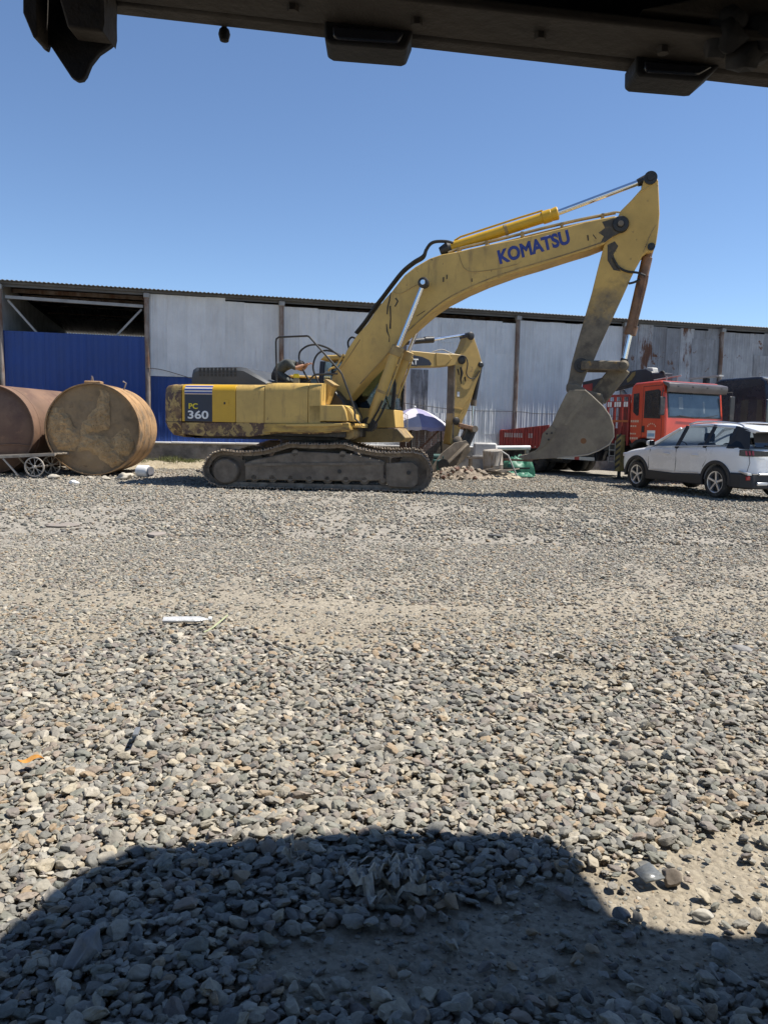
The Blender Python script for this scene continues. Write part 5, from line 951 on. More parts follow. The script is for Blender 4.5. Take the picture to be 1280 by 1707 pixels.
# windscreen on the sloping front
def frontq(name, t0, t1, y0, y1, mat, off, par=None):
    A_, B_ = Vector((.0,0,1.80)), Vector((-.16,0,2.74)); n_ = Vector((.985,0,.167)); p = lambda t,y: A_.lerp(B_,t)+n_*off+Vector((0,y,0))
    return put(name, MB().add([p(t0,y0),p(t0,y1),p(t1,y1),p(t1,y0),p(t0,y0)-n_*.02,p(t0,y1)-n_*.02,p(t1,y1)-n_*.02,p(t1,y0)-n_*.02],[(0,1,2,3),(7,6,5,4),(0,4,5,1),(1,5,6,2),(2,6,7,3),(3,7,4,0)]), mat, par or cab)
frontq('windscreen_seal', .0, .92, .10, WT-.10, GREASE, .006); 
WSG = M('windscreen_glass', (.035,.05,.062), .06, var=.5, vs=1.4, bump=0, spec=.9); frontq('windscreen', .04, .88, .15, WT-.15, WSG, .010)
frontq('interior_glimpse', .25, .6, .55, .72, M('pale_cab_trim',(.14,.17,.19),.3), .0115); frontq('interior_glimpse', .15, .5, 1.55, 1.62, bpy.data.materials['pale_cab_trim'], .0115)
vs_ = MB(); vs_.prism([(-.22,2.78),(.10,2.72),(.12,2.62),(.06,2.48),(.0,2.48),(.02,2.62),(-.14,2.70)], -.02, WT+.02); put('sun_visor', vs_, VIS, cab, bevel=.02)
for k in range(4): put('visor_stud', MB().box(.085,.125,.3+k*.6,.36+k*.6,2.62,2.66), GREASE, cab)
for a, b in (((.03,.5,1.86),(.02,1.2,1.80)),((.03,1.3,1.80),(.02,2.1,1.90))): put('wiper', MB().cyl(Vector(a)+Vector((.03,0,0)),Vector(b)+Vector((.03,0,0)),.012,6), GREASE, cab)
put('grille', MB().box(.0,.05,.5,WT-.5,1.15,1.5), GREASE, cab, bevel=.02); put('bumper', MB().box(-.25,.14,.0,WT,.42,.80), REDP, tk, bevel=.05)
mrr = put('mirror', MB().box(-.02,.03,-.26,-.06,1.85,2.35), BLKP, cab, bevel=.03); put('mirror_arm', MB().tube([(-.15,.02,2.5),(.0,-.16,2.52),(.0,-.18,2.35)],.015,6), GREASE, cab)
put('mirror', MB().box(.14,.2,WT+.06,WT+.28,1.75,2.45), GREASE, cab, bevel=.03); put('mirror_arm', MB().tube([(0,WT,2.55),(.17,WT+.16,2.56),(.18,WT+.18,2.4)],.015,6), GREASE, cab)
put('wheel_arch', MB().prism([(-1.18,1.02),(-.95,1.17),(-.72,1.21),(-.5,1.16),(-.32,.98),(-.4,.9),(-.55,1.07),(-.72,1.12),(-.9,1.08),(-1.1,.92)], -.05, .5), BLKP, tk, bevel=.02)
wheel(tk, (-.72,.2,.5), .5, .28); wheel(tk, (-.72,WT-.2,.5), .5, .28)
for y in (.55,1.75): put('chassis_rail', MB().box(-7.0,-.2,y,y+.09,.62,.86), BLKP, tk)
for u_ in (-5.25,-6.25):
    for y in (.14,.46,WT-.46,WT-.14): wheel(tk, (u_,y,.48), .48, .26, near=-1 if y<1 else 1)
    put('axle', MB().cyl((u_,.1,.48),(u_,WT-.1,.48),.07,12), BLKP, tk)
put('bed_floor', MB().box(-7.05,-2.55,.0,WT,.88,.98), BLKP, tk, bevel=.01)
# near side board: each board panel, posts, hinges
for k in range(6):
    u1_ = -4.55-.42*k; z0, z1 = .82-.02*k, 1.56-.035*k
    bpn = put('side_board', MB().prism([(u1_-.41,z0-.02),(u1_-.005,z0),(u1_-.005,z1),(u1_-.41,z1-.035)], -.05, -.01), REDD, tk, bevel=.006)
    for j in range(3): put('board_rib', MB().prism([(u1_-.36+.13*j,z0+.03),(u1_-.33+.13*j,z0+.03),(u1_-.33+.13*j,z1-.06),(u1_-.36+.13*j,z1-.06)], -.068, -.05), REDD, bpn)
    put('marker', MB().box(u1_-.24,u1_-.17,-.055,-.045,z0+.02,z0+.06), REFW, bpn)
for u_, n_ in ((-6.75,4),(-6.25,4),(-5.5,2)):
    for k in range(n_): put('board_letter', MB().box(u_+k*.12,u_+k*.12+.085,-.0715,-.068,1.12,1.27), M('faded_white_paint',(.42,.33,.32),.7) if (u_==-6.75 and k==0) else bpy.data.materials['faded_white_paint'], tk)
put('tail_board', MB().box(-7.08,-7.03,0,WT,.85,1.38), REDD, tk, bevel=.01)
for k in range(5): put('side_board', MB().box(-7.0+.9*k,-6.11+.9*k,WT-.04,WT,.98,1.5), REDD, tk, bevel=.006)
# stake rack behind the crane column
for k in range(4): put('rack_post', MB().box(-2.15+.27*k,-2.09+.27*k,.0,.06,1.0,2.62 if k == 0 else 2.45), REDD, tk, bevel=.005)
for z0, z1 in ((2.38,2.45),(2.08,2.26),(1.66,1.72)): put('rack_rail', MB().box(-2.15,-1.30,-.012,.02,z0,z1), REDD if z0 != 1.66 else M('orange_red_rail',(.40,.11,.03),.6), tk, bevel=.004)
for k in range(9):
    if k not in (2,6): put('rack_letter', MB().box(-2.10+.088*k,-2.035+.088*k,-.0165,-.0125,2.10,2.24), WHITED, tk)
for k in range(14): put('rack_wire', MB().cyl((-2.1+.06*k,.03,1.7),(-2.1+.06*k,.03,2.4),.008,5), GREASE, tk)
put('rack_backing', MB().box(-2.15,-1.30,.5,.54,1.0,2.1), REDD, tk)
# side guard with reflective tape
for k in range(8): put('side_guard', MB().box(-4.2+.21*k,-3.99+.21*k,-.02,.0,.50,.60), REFR if k in (4,) else REFW, tk)
for u_ in (-4.1,-3.3,-2.6): put('guard_post', MB().box(u_,u_+.04,.0,.03,.5,.9), BLKP, tk)
lad = put('ladder', MB().box(-1.92,-1.895,-.06,-.03,.45,1.12), GREYMET, tk); put('ladder_rail', MB().box(-1.70,-1.675,-.06,-.03,.45,1.12), GREYMET, lad)
for k in range(4): put('rung', MB().box(-1.895,-1.70,-.055,-.035,.5+k*.17,.525+k*.17), GREYMET, lad)
leg = put('outrigger', MB().box(-1.60,-1.42,-.12,.06,.25,1.3), YSTR, tk, bevel=.01)
for k in range(6): put('hazard_stripe', MB().prism([(-1.598,.3+.17*k),(-1.422,.42+.17*k),(-1.422,.50+.17*k),(-1.598,.38+.17*k)], -.124, -.119), BLKP, leg)
put('outrigger_foot', MB().lathe([(0,.02),(.16,.02),(.16,.06),(.05,.08),(.05,.26),(0,.26)],(-1.51,-.03,0),'z',18), BLKP, leg)
put('air_intake', MB().tube([(-1.32,.2,1.0),(-1.3,.2,1.35),(-1.4,.35,1.5)],.12,14), BLKP, tk); put('battery_box', MB().box(-3.4,-2.5,.05,.5,.5,.85), BLKP, tk, bevel=.02); put('fuel_tank', MB().lathe([(0,-.4),(.25,-.4),(.25,.4),(0,.4)],(-4.4,.3,.6),'x',20), BLKP, tk)
# crane: column, folded boom, head
CRN = M('dark_navy_crane_paint', (.022,.024,.032), .45, var=.25, col2=(.07,.06,.055), th=(.6,.8), s2=4)
put('crane_column', MB().box(-1.75,-1.35,.8,1.3,.9,2.75), CRN, tk, bevel=.05)
put('crane_base', MB().box(-2.3,-1.65,.1,WT-.1,.8,1.12), CRN, tk, bevel=.04)
jb = put('crane_boom', MB().prism([(-4.5,2.46),(-4.5,2.94),(-2.4,3.20),(-1.98,3.22),(-1.75,3.12),(-1.62,2.72),(-2.1,2.66),(-2.45,2.78)], .78, 1.18), CRN, tk, loc=(.5,0,0), bevel=.03)
put('boom_head', MB().prism([(-2.0,3.05),(-2.03,3.26),(-1.80,3.25),(-1.76,3.05)], .86, 1.10), LGREY, jb, bevel=.03)
put('valve_bank', MB().box(-1.74,-1.35,.76,1.22,2.72,3.08), CRN, jb, bevel=.03)
put('hazard_mark', MB().prism([(-2.62,2.84),(-2.46,2.92),(-2.34,3.06),(-2.34,3.16),(-2.46,3.13),(-2.56,3.02),(-2.66,2.94)], .772, .779), YSTR, jb)
put('boom_label', MB().prism([(-3.3,2.86),(-2.95,2.92),(-2.95,3.0),(-3.3,2.94)], .774, .779), LGREY, jb); put('boom_label', MB().prism([(-3.75,2.72),(-3.5,2.76),(-3.5,2.88),(-3.75,2.84)], .774, .779), LGREY, jb)
put('boom_badge', MB().prism([(-4.45,2.52),(-4.05,2.58),(-4.05,2.88),(-4.45,2.84)], .774, .779), REDD, jb)
put('crane_cylinder', MB().cyl((-1.55,1.0,1.5),(-2.5,1.0,2.6),.08,14), GREYMET, tk); put('hook_block', MB().box(-4.05,-3.9,.9,1.06,2.2,2.5), GREYMET, tk, bevel=.03)
put('hose_loop', MB().tube(smooth_path([(-1.2,.8,2.8),(-1.0,.8,3.05),(-.85,.8,3.1),(-.8,.8,2.95),(-.85,.8,2.75)],6),.03,8), RUBBER, tk)
# roof clutter
for a, b in (((-1.3,.6,2.86),(-.4,.9,2.98)),((-.9,1.2,2.80),(-.9,1.2,2.98)),((-.5,.4,2.8),(-.5,.4,2.94))): put('roof_fitting', MB().cyl(a,b,.02,8), GREYMET, cab)

# ================================================================ black truck at the right edge
bk_ = thing('black_truck', 'black truck cab at the right edge behind the red truck', 'truck', (11.35,23.0,0), 62)
cs = [(-2.1,.9),(-2.14,2.2),(-2.05,2.98),(-1.8,3.10),(-.42,3.12),(-.2,2.98),(-.02,1.9),(.05,.9),(.0,.5),(-.35,.5),(-.45,.95),(-.75,1.12),(-1.1,1.12),(-1.4,.9)]
bc_ = put('cab', MB().prism(cs, 0, 2.45), BLKG, bk_, bevel=.06)
put('side_window', MB().prism([(-1.1,1.75),(-1.1,2.5),(-.35,2.55),(-.2,2.4),(-.12,1.75)], -.012, .002), BLKG, bc_)
put('window_glow', MB().prism([(-.98,1.8),(-.98,2.42),(-.74,2.44),(-.74,1.8)], -.016, -.012), M('dim_cab_interior',(.05,.06,.05),.15), bc_); put('window_glow', MB().prism([(-.44,1.8),(-.44,2.44),(-.28,2.4),(-.24,1.8)], -.016, -.012), bpy.data.materials['dim_cab_interior'], bc_)
put('windscreen', MB().add([(.02,.12,1.9),(.02,2.33,1.9),(-.17,2.33,2.92),(-.17,.12,2.92)],[(0,1,2,3)]), WSG, bc_, loc=(.02,0,0)); put('roof_fairing', MB().prism([(-2.0,3.09),(-.5,3.135),(-.15,3.02),(-.1,2.9),(-.22,2.9),(-.5,3.08)], .05, 2.4), M('grey_fairing',(.16,.16,.15),.4), bc_, bevel=.03)
mm_ = put('mirror', MB().box(.05,.12,-.34,-.12,1.7,2.42), BLKG, bc_, bevel=.03); put('mirror_arm', MB().tube([(-.1,0,2.6),(.06,-.2,2.62),(.08,-.22,2.4)],.02,6), BLKP, bc_)
put('grille', MB().box(.03,.08,.4,2.05,1.0,1.6), GREASE, bc_); put('bumper', MB().box(-.3,.16,.0,2.45,.35,.75), BLKG, bk_, bevel=.05)
wheel(bk_, (-.95,.2,.5), .5, .3); wheel(bk_, (-.95,2.25,.5), .5, .3); put('chassis_rail', MB().box(-6,-.3,.6,1.85,.6,.85), BLKP, bk_); put('cargo_bed', MB().box(-6.2,-2.3,.0,2.45,1.0,1.3), BLKP, bk_, bevel=.02)
for u_ in (-4.7,-5.7):
    for y in (.2,2.25): wheel(bk_, (u_,y,.5), .5, .5, near=-1 if y<1 else 1)
put('roof_lamp', MB().box(-2.9,-2.3,.3,.5,2.7,3.0), LGREY, bk_, bevel=.02); put('roof_rack', MB().beam((-3.3,.4,3.2),(-2.1,.4,3.24),.2,.05), LGREY, bk_); put('rack_post', MB().box(-2.75,-2.6,.32,.48,1.3,3.18), BLKP, bk_)

# ================================================================ white car (local x forward, y towards its visible left side, origin under the rear axle)
WCAR = M('white_car_paint', (.78,.79,.80), .28, var=.05, vs=1, bump=0, coat=.6)
CLAD = M('black_car_cladding', (.022,.022,.024), .55, var=.2)
CGL = M('dark_car_glass', (.018,.021,.025), .04, var=.2, bump=0, spec=.7)
GLASSC = glass('car_window_glass', (.62,.66,.68), .62)
ALLOY = M('bright_alloy', (.62,.62,.63), .3, .7, var=.05, bump=0)
TLR = M('red_tail_lamp', (.35,.012,.02), .15, var=.2, bump=0, coat=.5)
car = thing('parked_car', 'white crossover car parked at the right edge, seen from behind', 'car', (7.996,16.96,0), -109.3)
ST = [ # u, half width, z bottom, z belt, belt inset
 (-.86,.70,.42,.96),(-.80,.80,.36,1.05),(-.66,.87,.34,1.10),(-.40,.905,.33,1.11),(0,.92,.33,1.10),(.5,.915,.33,1.075),(1.0,.91,.33,1.05),(1.6,.91,.33,1.03),(2.2,.915,.33,1.01),(2.6,.92,.33,.995),(2.95,.905,.34,.96),(3.25,.86,.35,.90),(3.45,.75,.38,.82),(3.56,.58,.45,.70)]
rs = []
for u_, hw, zb, zt in ST:
    zt += .045*max(0,min(1,(2.75-u_)/.5)) if u_ > -.7 else 0
    h = zt-zb; half = [(hw*.86,zb),(hw*.965,zb+.05),(hw*.985,zb+h*.25),(hw*.995,zb+h*.5),(hw,zb+h*.72),(hw*.985,zb+h*.84),(hw*.965,zb+h*.93),(hw*.92,zt),(hw*.6,zt+.022),(0,zt+.03)]
    rs.append([(u_,y,z) for y,z in half]+[(u_,-y,z) for y,z in half[-2::-1]])
bodyc = put('body', MB().rings(rs), WCAR, car)
sb = bodyc.modifiers.new('sub','SUBSURF'); sb.levels = 1; sb.render_levels = 2
cut = MB()
for u_ in (0,2.675): cut.cyl((u_,-1.3,.36),(u_,1.3,.36),.385,48)
cme = cut.mesh('wheel_well_cut'); co_ = bpy.data.objects.new('wheel_well_cut', cme); COL.objects.link(co_); co_.parent = car; bpy.context.view_layer.update()
bl_ = bodyc.modifiers.new('wells','BOOLEAN'); bl_.operation = 'DIFFERENCE'; bl_.object = co_; bl_.solver = 'EXACT'
bpy.context.view_layer.update(); dg = bpy.context.evaluated_depsgraph_get(); nm_ = bpy.data.meshes.new_from_object(bodyc.evaluated_get(dg)); bodyc.modifiers.clear(); bodyc.data = nm_; nm_.shade_smooth(); nm_.set_sharp_from_angle(angle=R_(40)); bpy.data.objects.remove(co_)
put('wheel_well', MB().box(-.37,.37,-.66,.66,.3,.74), CLAD, car); put('wheel_well', MB().box(2.31,3.04,-.66,.66,.3,.74), CLAD, car); put('underbody', MB().box(-.7,3.3,-.7,.7,.24,.42), CLAD, car)
# cladding
for sgn in (1,-1):
    for u_ in (0,2.675):
        oa = circ((u_,.36),.455,26,-8,188); ia = circ((u_,.36),.378,26,-8,188)[::-1]; put('arch_cladding', MB().prism(oa+ia, sgn*.872, sgn*.932), CLAD, car, bevel=.008)
    put('sill_cladding', MB().prism([(.36,.26),(2.30,.26),(2.24,.48),(1.35,.46),(.45,.50)], sgn*.80, sgn*.928), CLAD, car, bevel=.02)
    put('sill_chrome', MB().prism([(.52,.505),(1.3,.478),(1.3,.492),(.52,.525)], sgn*.925, sgn*.932), ALLOY, car); put('sill_chrome', MB().prism([(1.36,.478),(2.15,.488),(2.1,.51),(1.36,.492)], sgn*.925, sgn*.932), ALLOY, car)
bp = MB(); bp.rings([[(-.885,-.74,z),(-.885,.74,z),(-.70,.90,z),(-.40,.925,z),(-.40,-.925,z),(-.70,-.90,z)] for z in (.26,.32,.58)]); put('rear_bumper', bp, CLAD, car, bevel=.03)
put('bumper_trim', MB().box(-.925,-.88,-.62,.62,.54,.585), ALLOY, car, bevel=.015); put('bumper_trim', MB().prism([(-.90,.545),(-.66,.60),(-.64,.63),(-.90,.585)],.80,.905), ALLOY, car)
for sgn in (1,-1): put('reflector', MB().box(-.845,-.80,sgn*.80-.06,sgn*.80+.06,.44,.52), TLR, car, bevel=.01); put('exhaust_trim', MB().box(-.915,-.87,sgn*.5-.14,sgn*.5+.14,.33,.40), ALLOY, car, bevel=.015)
# greenhouse
def gh(u_, z, hw): return (u_, hw, z)
GH = [(-.80,1.085,.80),(-.56,1.44,.62),(-.2,1.52,.635),(.5,1.585,.65),(1.1,1.57,.645),(1.45,1.50,.62),(2.38,1.00,.80)]
gb = [(-.80,1.07,.80),(-.5,1.08,.86),(-.1,1.08,.875),(.5,1.06,.875),(1.2,1.03,.875),(1.7,1.01,.87),(2.40,.98,.80)]
gb = [(a_,z_+.045*(-.7 < a_ < 2.3),h_) for a_,z_,h_ in gb]
gm = MB(); gm.rings([[(u_,hw,z) for u_,z,hw in gb],[(u_,hw,z) for u_,z,hw in GH],[(u_,-hw,z) for u_,z,hw in GH],[(u_,-hw,z) for u_,z,hw in gb]],cap=False,close=False); put('greenhouse', gm, GLASSC, car)
rp = [(-.74,1.475),(-.52,1.525),(-.2,1.575),(.5,1.615),(1.1,1.60),(1.48,1.52)]
rm_ = MB(); rm_.rings([[(u_,-hw-.015,z-.055) for (u_,z),hw in zip(rp,(.62,.645,.66,.675,.67,.64))],[(u_,-hw+.06,z-.008) for (u_,z),hw in zip(rp,(.62,.645,.66,.675,.67,.64))],[(u_,0,z+.012) for u_,z in rp],[(u_,hw-.06,z-.008) for (u_,z),hw in zip(rp,(.62,.645,.66,.675,.67,.64))],[(u_,hw+.015,z-.055) for (u_,z),hw in zip(rp,(.62,.645,.66,.675,.67,.64))]],cap=False,close=False)
rfc = put('roof', rm_, WCAR, car); so_ = rfc.modifiers.new('t','SOLIDIFY'); so_.thickness = .02
put('rear_spoiler', MB().prism([(-.86,1.44),(-.84,1.465),(-.62,1.512),(-.45,1.545),(-.45,1.47),(-.70,1.42)],-.64,.64), WCAR, car, bevel=.015)
for sgn in (1,-1):
    put('roof_pillar', MB().tube([(1.46,sgn*.645,1.495),(1.9,sgn*.735,1.265),(2.42,sgn*.835,.985)],[.03,.032,.04],10), WCAR, car)
    put('roof_rail', MB().tube(smooth_path([(-.42,sgn*.60,1.545),(-.2,sgn*.60,1.61),(.5,sgn*.615,1.655),(1.0,sgn*.61,1.64),(1.25,sgn*.60,1.585)],6),.018,8), ALLOY, car)
    for a, b in (((.42,sgn*.878,1.07),(.34,sgn*.665,1.57)),((1.32,sgn*.878,1.03),(1.22,sgn*.66,1.55)),((-.28,sgn*.872,1.08),(-.30,sgn*.655,1.55))): put('window_pillar', MB().beam(a,b,.10,.02,(0,1,0)), CLAD, car)
    put('belt_chrome', MB().tube([(-.05,sgn*.880,1.142),(.5,sgn*.884,1.116),(1.2,sgn*.882,1.088),(2.1,sgn*.858,1.05)],.008,6), ALLOY, car)
    ml = put('wing_mirror', MB().rings([[(2.02+x,sgn*(.93+y*.9),1.06+z) for x,y,z in ((0,0,0),(.16,.02,.0),(.16,.02,.13),(0,0,.15))],[(2.02+x,sgn*(1.09+y),1.06+z) for x,y,z in ((.02,0,.02),(.12,0,.02),(.12,0,.12),(.02,0,.14))]]), WCAR, car, bevel=.03); put('mirror_face', MB().box(2.005,2.02,min(sgn*.94,sgn*1.08),max(sgn*.94,sgn*1.08),1.075,1.195), CGL, ml)
    for u_ in (.66,1.60): put('door_handle', MB().tube(smooth_path([(u_-.1,sgn*.905,.90),(u_-.06,sgn*.935,.905),(u_+.06,sgn*.935,.905),(u_+.1,sgn*.905,.90)],4),.016,8), WCAR, car)
    for pth in ([(1.30,.50),(1.27,.75),(1.30,1.03)],[(.40,.66),(.30,.82),(.34,1.06)],[(2.22,.52),(2.24,.8),(2.2,.99)]): put('door_seam', MB().tube([(u_,sgn*(.909 if .5<z<.95 else .893),z) for u_,z in pth],.006,5), CLAD, car)
    tl = put('tail_lamp', MB().rings([[(-.62,sgn*.892,z) for z in (.94,1.06)],[(-.72,sgn*.868,z) for z in (.93,1.07)],[(-.82,sgn*.805,z) for z in (.93,1.065)],[(-.875,sgn*.69,z) for z in (.93,1.05)],[(-.90,sgn*.3,z) for z in (.94,1.04)]],cap=False,close=False), BLKG, car)
    for k in range(3): y = .845-.055*k; x = -.775-.035*k; put('lamp_claw', MB().add([(x,sgn*(y+.02),.955),(x-.02,sgn*(y-.012),.955),(x-.005,sgn*(y-.0),1.045),(x+.015,sgn*(y+.03),1.045)],[(0,1,2,3)]), TLR, tl, loc=(-.012,sgn*.014,0))
    for u_ in (0,2.675):
        c_ = (u_,sgn*.80,.345); r_ = .345
        wl = put('wheel', MB().lathe([(.235,-.11),(.31,-.115),(.338,-.085),(r_,-.06),(r_,.06),(.338,.085),(.31,.115),(.235,.11),(.235,-.11)], c_, 'y', 44), TYRE, car)
        put('rim', MB().lathe([(.215,sgn*.10),(.238,sgn*.108),(.238,-sgn*.1),(.215,-sgn*.1),(.215,sgn*.10)], c_, 'y', 40), ALLOY, wl); put('rim_back', MB().lathe([(0,sgn*.03),(.215,sgn*.02),(.215,-sgn*.05),(0,-sgn*.05)], c_, 'y', 30), CLAD, wl)
        put('hub', MB().lathe([(0,sgn*.095),(.035,sgn*.092),(.05,sgn*.07),(.05,sgn*.03),(0,sgn*.03)], c_, 'y', 16), ALLOY, wl)
        for k in range(5):
            a = 2*math.pi*k/5+.35; put('spoke', MB().add([(c_[0]+rr_*math.cos(a+da),c_[1]+sgn*yy,c_[2]+rr_*math.sin(a+da)) for rr_,da,yy in ((.03,-.7,.085),(.03,.7,.085),(.225,.10,.1),(.225,-.10,.1),(.03,-.7,.03),(.03,.7,.03),(.225,.10,.05),(.225,-.10,.05))],[(0,1,2,3),(7,6,5,4),(0,4,5,1),(1,5,6,2),(2,6,7,3),(3,7,4,0)]), ALLOY, wl)
put('rear_window', MB().add([(-.795,.66,1.12),(-.795,-.66,1.12),(-.60,-.57,1.42),(-.60,.57,1.42)],[(0,1,2,3)]), CGL, car, loc=(-.012,0,.004)); put('rear_wiper', MB().cyl((-.83,0,1.11),(-.80,.4,1.16),.012,6), CLAD, car)
put('tailgate_seam', MB().tube([(-.80,.83,.62),(-.83,.80,.80),(-.81,.81,.93)],.006,5), CLAD, car); put('number_plate', MB().box(-.905,-.885,-.26,.26,.74,.86), M('blue_plate',(.03,.09,.35),.4), car)
EMB = put('emblem', MB().prismx([(-.05,.90),(0,.83),(.05,.90),(.03,.965),(-.03,.965)],-.912,-.90), ALLOY, car, bevel=.006)
put('lettering', text_mesh('badge_letters','3008',.14,.035,bold=.02), ALLOY, car, (-.892,.62,.86), (0,0,-R_(90)))
put('headlamp', MB().box(3.30,3.44,.60,.78,.76,.86), ALLOY, car, bevel=.03)

for y in (-.36,.36):
    st_ = put('front_seat', MB().prism([(1.05,.45),(1.6,.5),(1.6,.62),(1.2,.62),(.98,1.18),(.84,1.18),(1.0,.5)],y-.22,y+.22), CLAD, car, bevel=.05); put('headrest', MB().box(.80,.90,y-.13,y+.13,1.20,1.40), CLAD, st_, bevel=.04)
rs_ = put('rear_seat', MB().prism([(.15,.5),(.7,.52),(.7,.62),(.35,.62),(.12,1.16),(-.0,1.16),(.1,.5)],-.62,.62), CLAD, car, bevel=.05)
for y in (-.4,0,.4): put('headrest', MB().box(-.04,.06,y-.12,y+.12,1.17,1.32), CLAD, rs_, bevel=.03)
put('dashboard', MB().box(1.85,2.3,-.8,.8,.7,1.0), CLAD, car, bevel=.08); put('steering_wheel', MB().lathe([(.17,-.015),(.19,-.015),(.19,.015),(.17,.015),(.17,-.015)],(1.75,.36,1.0),'x',24), CLAD, car)
for sgn in (1,-1): put('rear_pillar', MB().add([(-.80,sgn*.805,1.08),(-.28,sgn*.884,1.08),(-.36,sgn*.655,1.54),(-.62,sgn*.63,1.46)],[(0,1,2,3)]), CLAD, car, loc=(-.004,sgn*.004,0))

# ================================================================ vehicle overhead: chassis beam close above the camera and an added shade deck
FGM = M('grimy_underbody_steel', (.032,.026,.021), .8, var=.3, vs=4, col2=(.055,.045,.036), th=(.5,.7), s2=5, bump=.3, bs=25)
FGB = M('black_underbody', (.012,.012,.014), .8, var=.3, vs=4, col2=(.024,.021,.02), th=(.55,.75), s2=5)
fv = thing('parked_lorry', 'dark underside of the lorry overhanging the top of the picture', 'truck', (0,1.5,0), 0)
E1 = [(-0.656,2.124),(-0.502,2.117),(-0.018,2.073),(0.693,2.013)]
zl, zr = E1[1][1], E1[3][1]; xl, xr = E1[1][0], E1[3][0]; sl_ = (zr-zl)/(xr-xl); zz = lambda x: zl+(x-xl)*sl_
put('side_beam', MB().prism([(xl-.02,zz(xl)),(2.3,zz(2.3)),(2.3,zz(2.3)+.14),(xl-.02,zz(xl)+.14)], -.055, 0), FGM, fv, bevel=.012)
put('beam_flange', MB().prism([(xl-.05,zz(xl)+.002),(2.3,zz(2.3)+.002),(2.3,zz(2.3)+.018),(xl-.05,zz(xl)+.018)], -.165, -.057), FGM, fv, bevel=.004)
put('floor_plate', MB().prism([(xl-.3,zz(xl)+.12),(2.3,zz(2.3)+.12),(2.3,zz(2.3)+.14),(xl-.3,zz(xl)+.14)], -2.6, -.056), FGB, fv)
put('inner_web', MB().prism([(xl-.04,zz(xl)+.018),(2.3,zz(2.3)+.018),(2.3,zz(2.3)+.12),(xl-.04,zz(xl)+.12)], -.075, -.058), FGB, fv)
q = [(0.403,2.014),(0.571,2.048),(0.624,2.006),(0.626,1.975),(0.414,2.009)]; 
put('gusset_plate', MB().prism([(q[0][0],zz(q[0][0])+.03),(q[1][0]+.1,zz(q[1][0])+.10),(1.6,zz(1.6)+.10),(1.6,zz(1.6)+.02)],-.16,-.112), FGM, fv, bevel=.005)
for k in range(7): put('mud_clod', blob(k+40.3,(.028,.022,.026),2,.35,1.8), FGB, fv, ((0.579, 2.012)[0]+random.uniform(-.04,.06),-.14+random.uniform(-.02,.02),zz(.75)+.035+random.uniform(-.03,.03)))
for k in range(9):
    x = xl+.12+k*.21; put('bolt', MB().lathe([(0,-.008),(.010,-.008),(.010,.006),(0,.006)],(x,-.11,zz(x)-.004),'z',6), FGM, fv)
put('brake_hose', MB().tube(smooth_path([(-.5,-.2,zz(-.5)+.10),(-.1,-.19,zz(0)+.05),(.3,-.2,zz(.3)+.085),(.8,-.19,zz(.8)+.06),(1.5,-.2,zz(1.5)+.09)],8),.011,8), RUBBER, fv)
# bracket hanging at the left end
bk3 = put('mud_bracket', MB().prism([(-0.636,2.182),(-0.639,2.077),(-0.623,2.037),(-0.615,2.032),(-0.611,2.044),(-0.573,1.988),(-0.563,1.982),(-0.553,1.984),(-0.547,1.991),(-0.538,2.011),(-0.523,2.029),(-0.503,2.042),(-0.494,2.049),(-0.49,2.185)], -.055, -.04), FGB, fv, bevel=.003)
put('bracket_side', MB().prism([(-0.632,2.177),(-0.635,2.072),(-0.618,2.031),(-0.61,2.032),(-0.605,2.177)], -.10, -.056), FGM, bk3, bevel=.003)
put('bracket_shelf', MB().prism([(-0.591,2.172),(-0.555,2.044),(-0.492,2.039),(-0.486,2.095),(-0.491,2.174)], -.11, -.062), FGM, bk3, bevel=.004); put('bracket_lip', MB().prism([(-0.494,2.1),(-0.488,2.1),(-0.488,2.048),(-0.491,2.034),(-0.495,2.046)], -.12, -.058), FGM, bk3)
bbn = (-0.311, 2.09); nb_ = put('drain_nipple', MB().lathe([(0,-.014),(.008,-.011),(.011,0),(.009,.008),(.005,.012),(.005,.04),(0,.04)],(bbn[0],.0,bbn[1]),'z',14), FGB, fv)
L1, L2 = [(-0.122,2.085),(-0.121,2.052),(-0.11,2.046),(0.014,2.039),(0.023,2.042),(0.034,2.071)], [(0.425,2.037),(0.426,2.008),(0.434,2.003),(0.536,1.997),(0.545,1.998),(0.574,2.024)]
for lm in (L1,L2):
    bx = put('marker_lamp', MB().prism(lm, -.07, -.001), FGB, fv, bevel=.004); cx = sum(p[0] for p in lm)/6; cz = sum(p[1] for p in lm)/6
    put('lamp_lens', MB().prism([(cx+(x-cx)*.8,cz+(z-cz)*.55) for x,z in lm], -.078, -.069), BLKG, bx, bevel=.003)
# unseen deck added above the beam, outlined to cast the foreground shade
ZD = 3.3; ksx, ksy = math.cos(R_(SUN_AZ))/math.tan(R_(SUN_EL)), math.sin(R_(SUN_AZ))/math.tan(R_(SUN_EL))
SH = [(-1.168,1.329),(-1.011,1.812),(-0.967,1.98),(-0.886,2.243),(-0.761,2.377),(-0.419,2.443),(-0.14,2.477),(0.023,2.518),(0.353,2.512),(0.542,2.527),(0.636,2.439),(0.69,2.236),(0.71,2.117),(0.844,2.052),(1.108,2.034),(1.807,2.018)]
dk_ = [(x+ksx*ZD, y+ksy*ZD-1.5) for x,y in SH]; dk_ = [(dk_[0][0],-3.4)]+dk_+[(dk_[-1][0],-3.4)]
put('shade_deck', MB().prismz(dk_, ZD, ZD+.06), FGB, fv)
for x in (-.6,1.4): put('deck_strut', MB().box(x,x+.12,-1.88,-1.76,zz(x)+.14,ZD), FGB, fv)
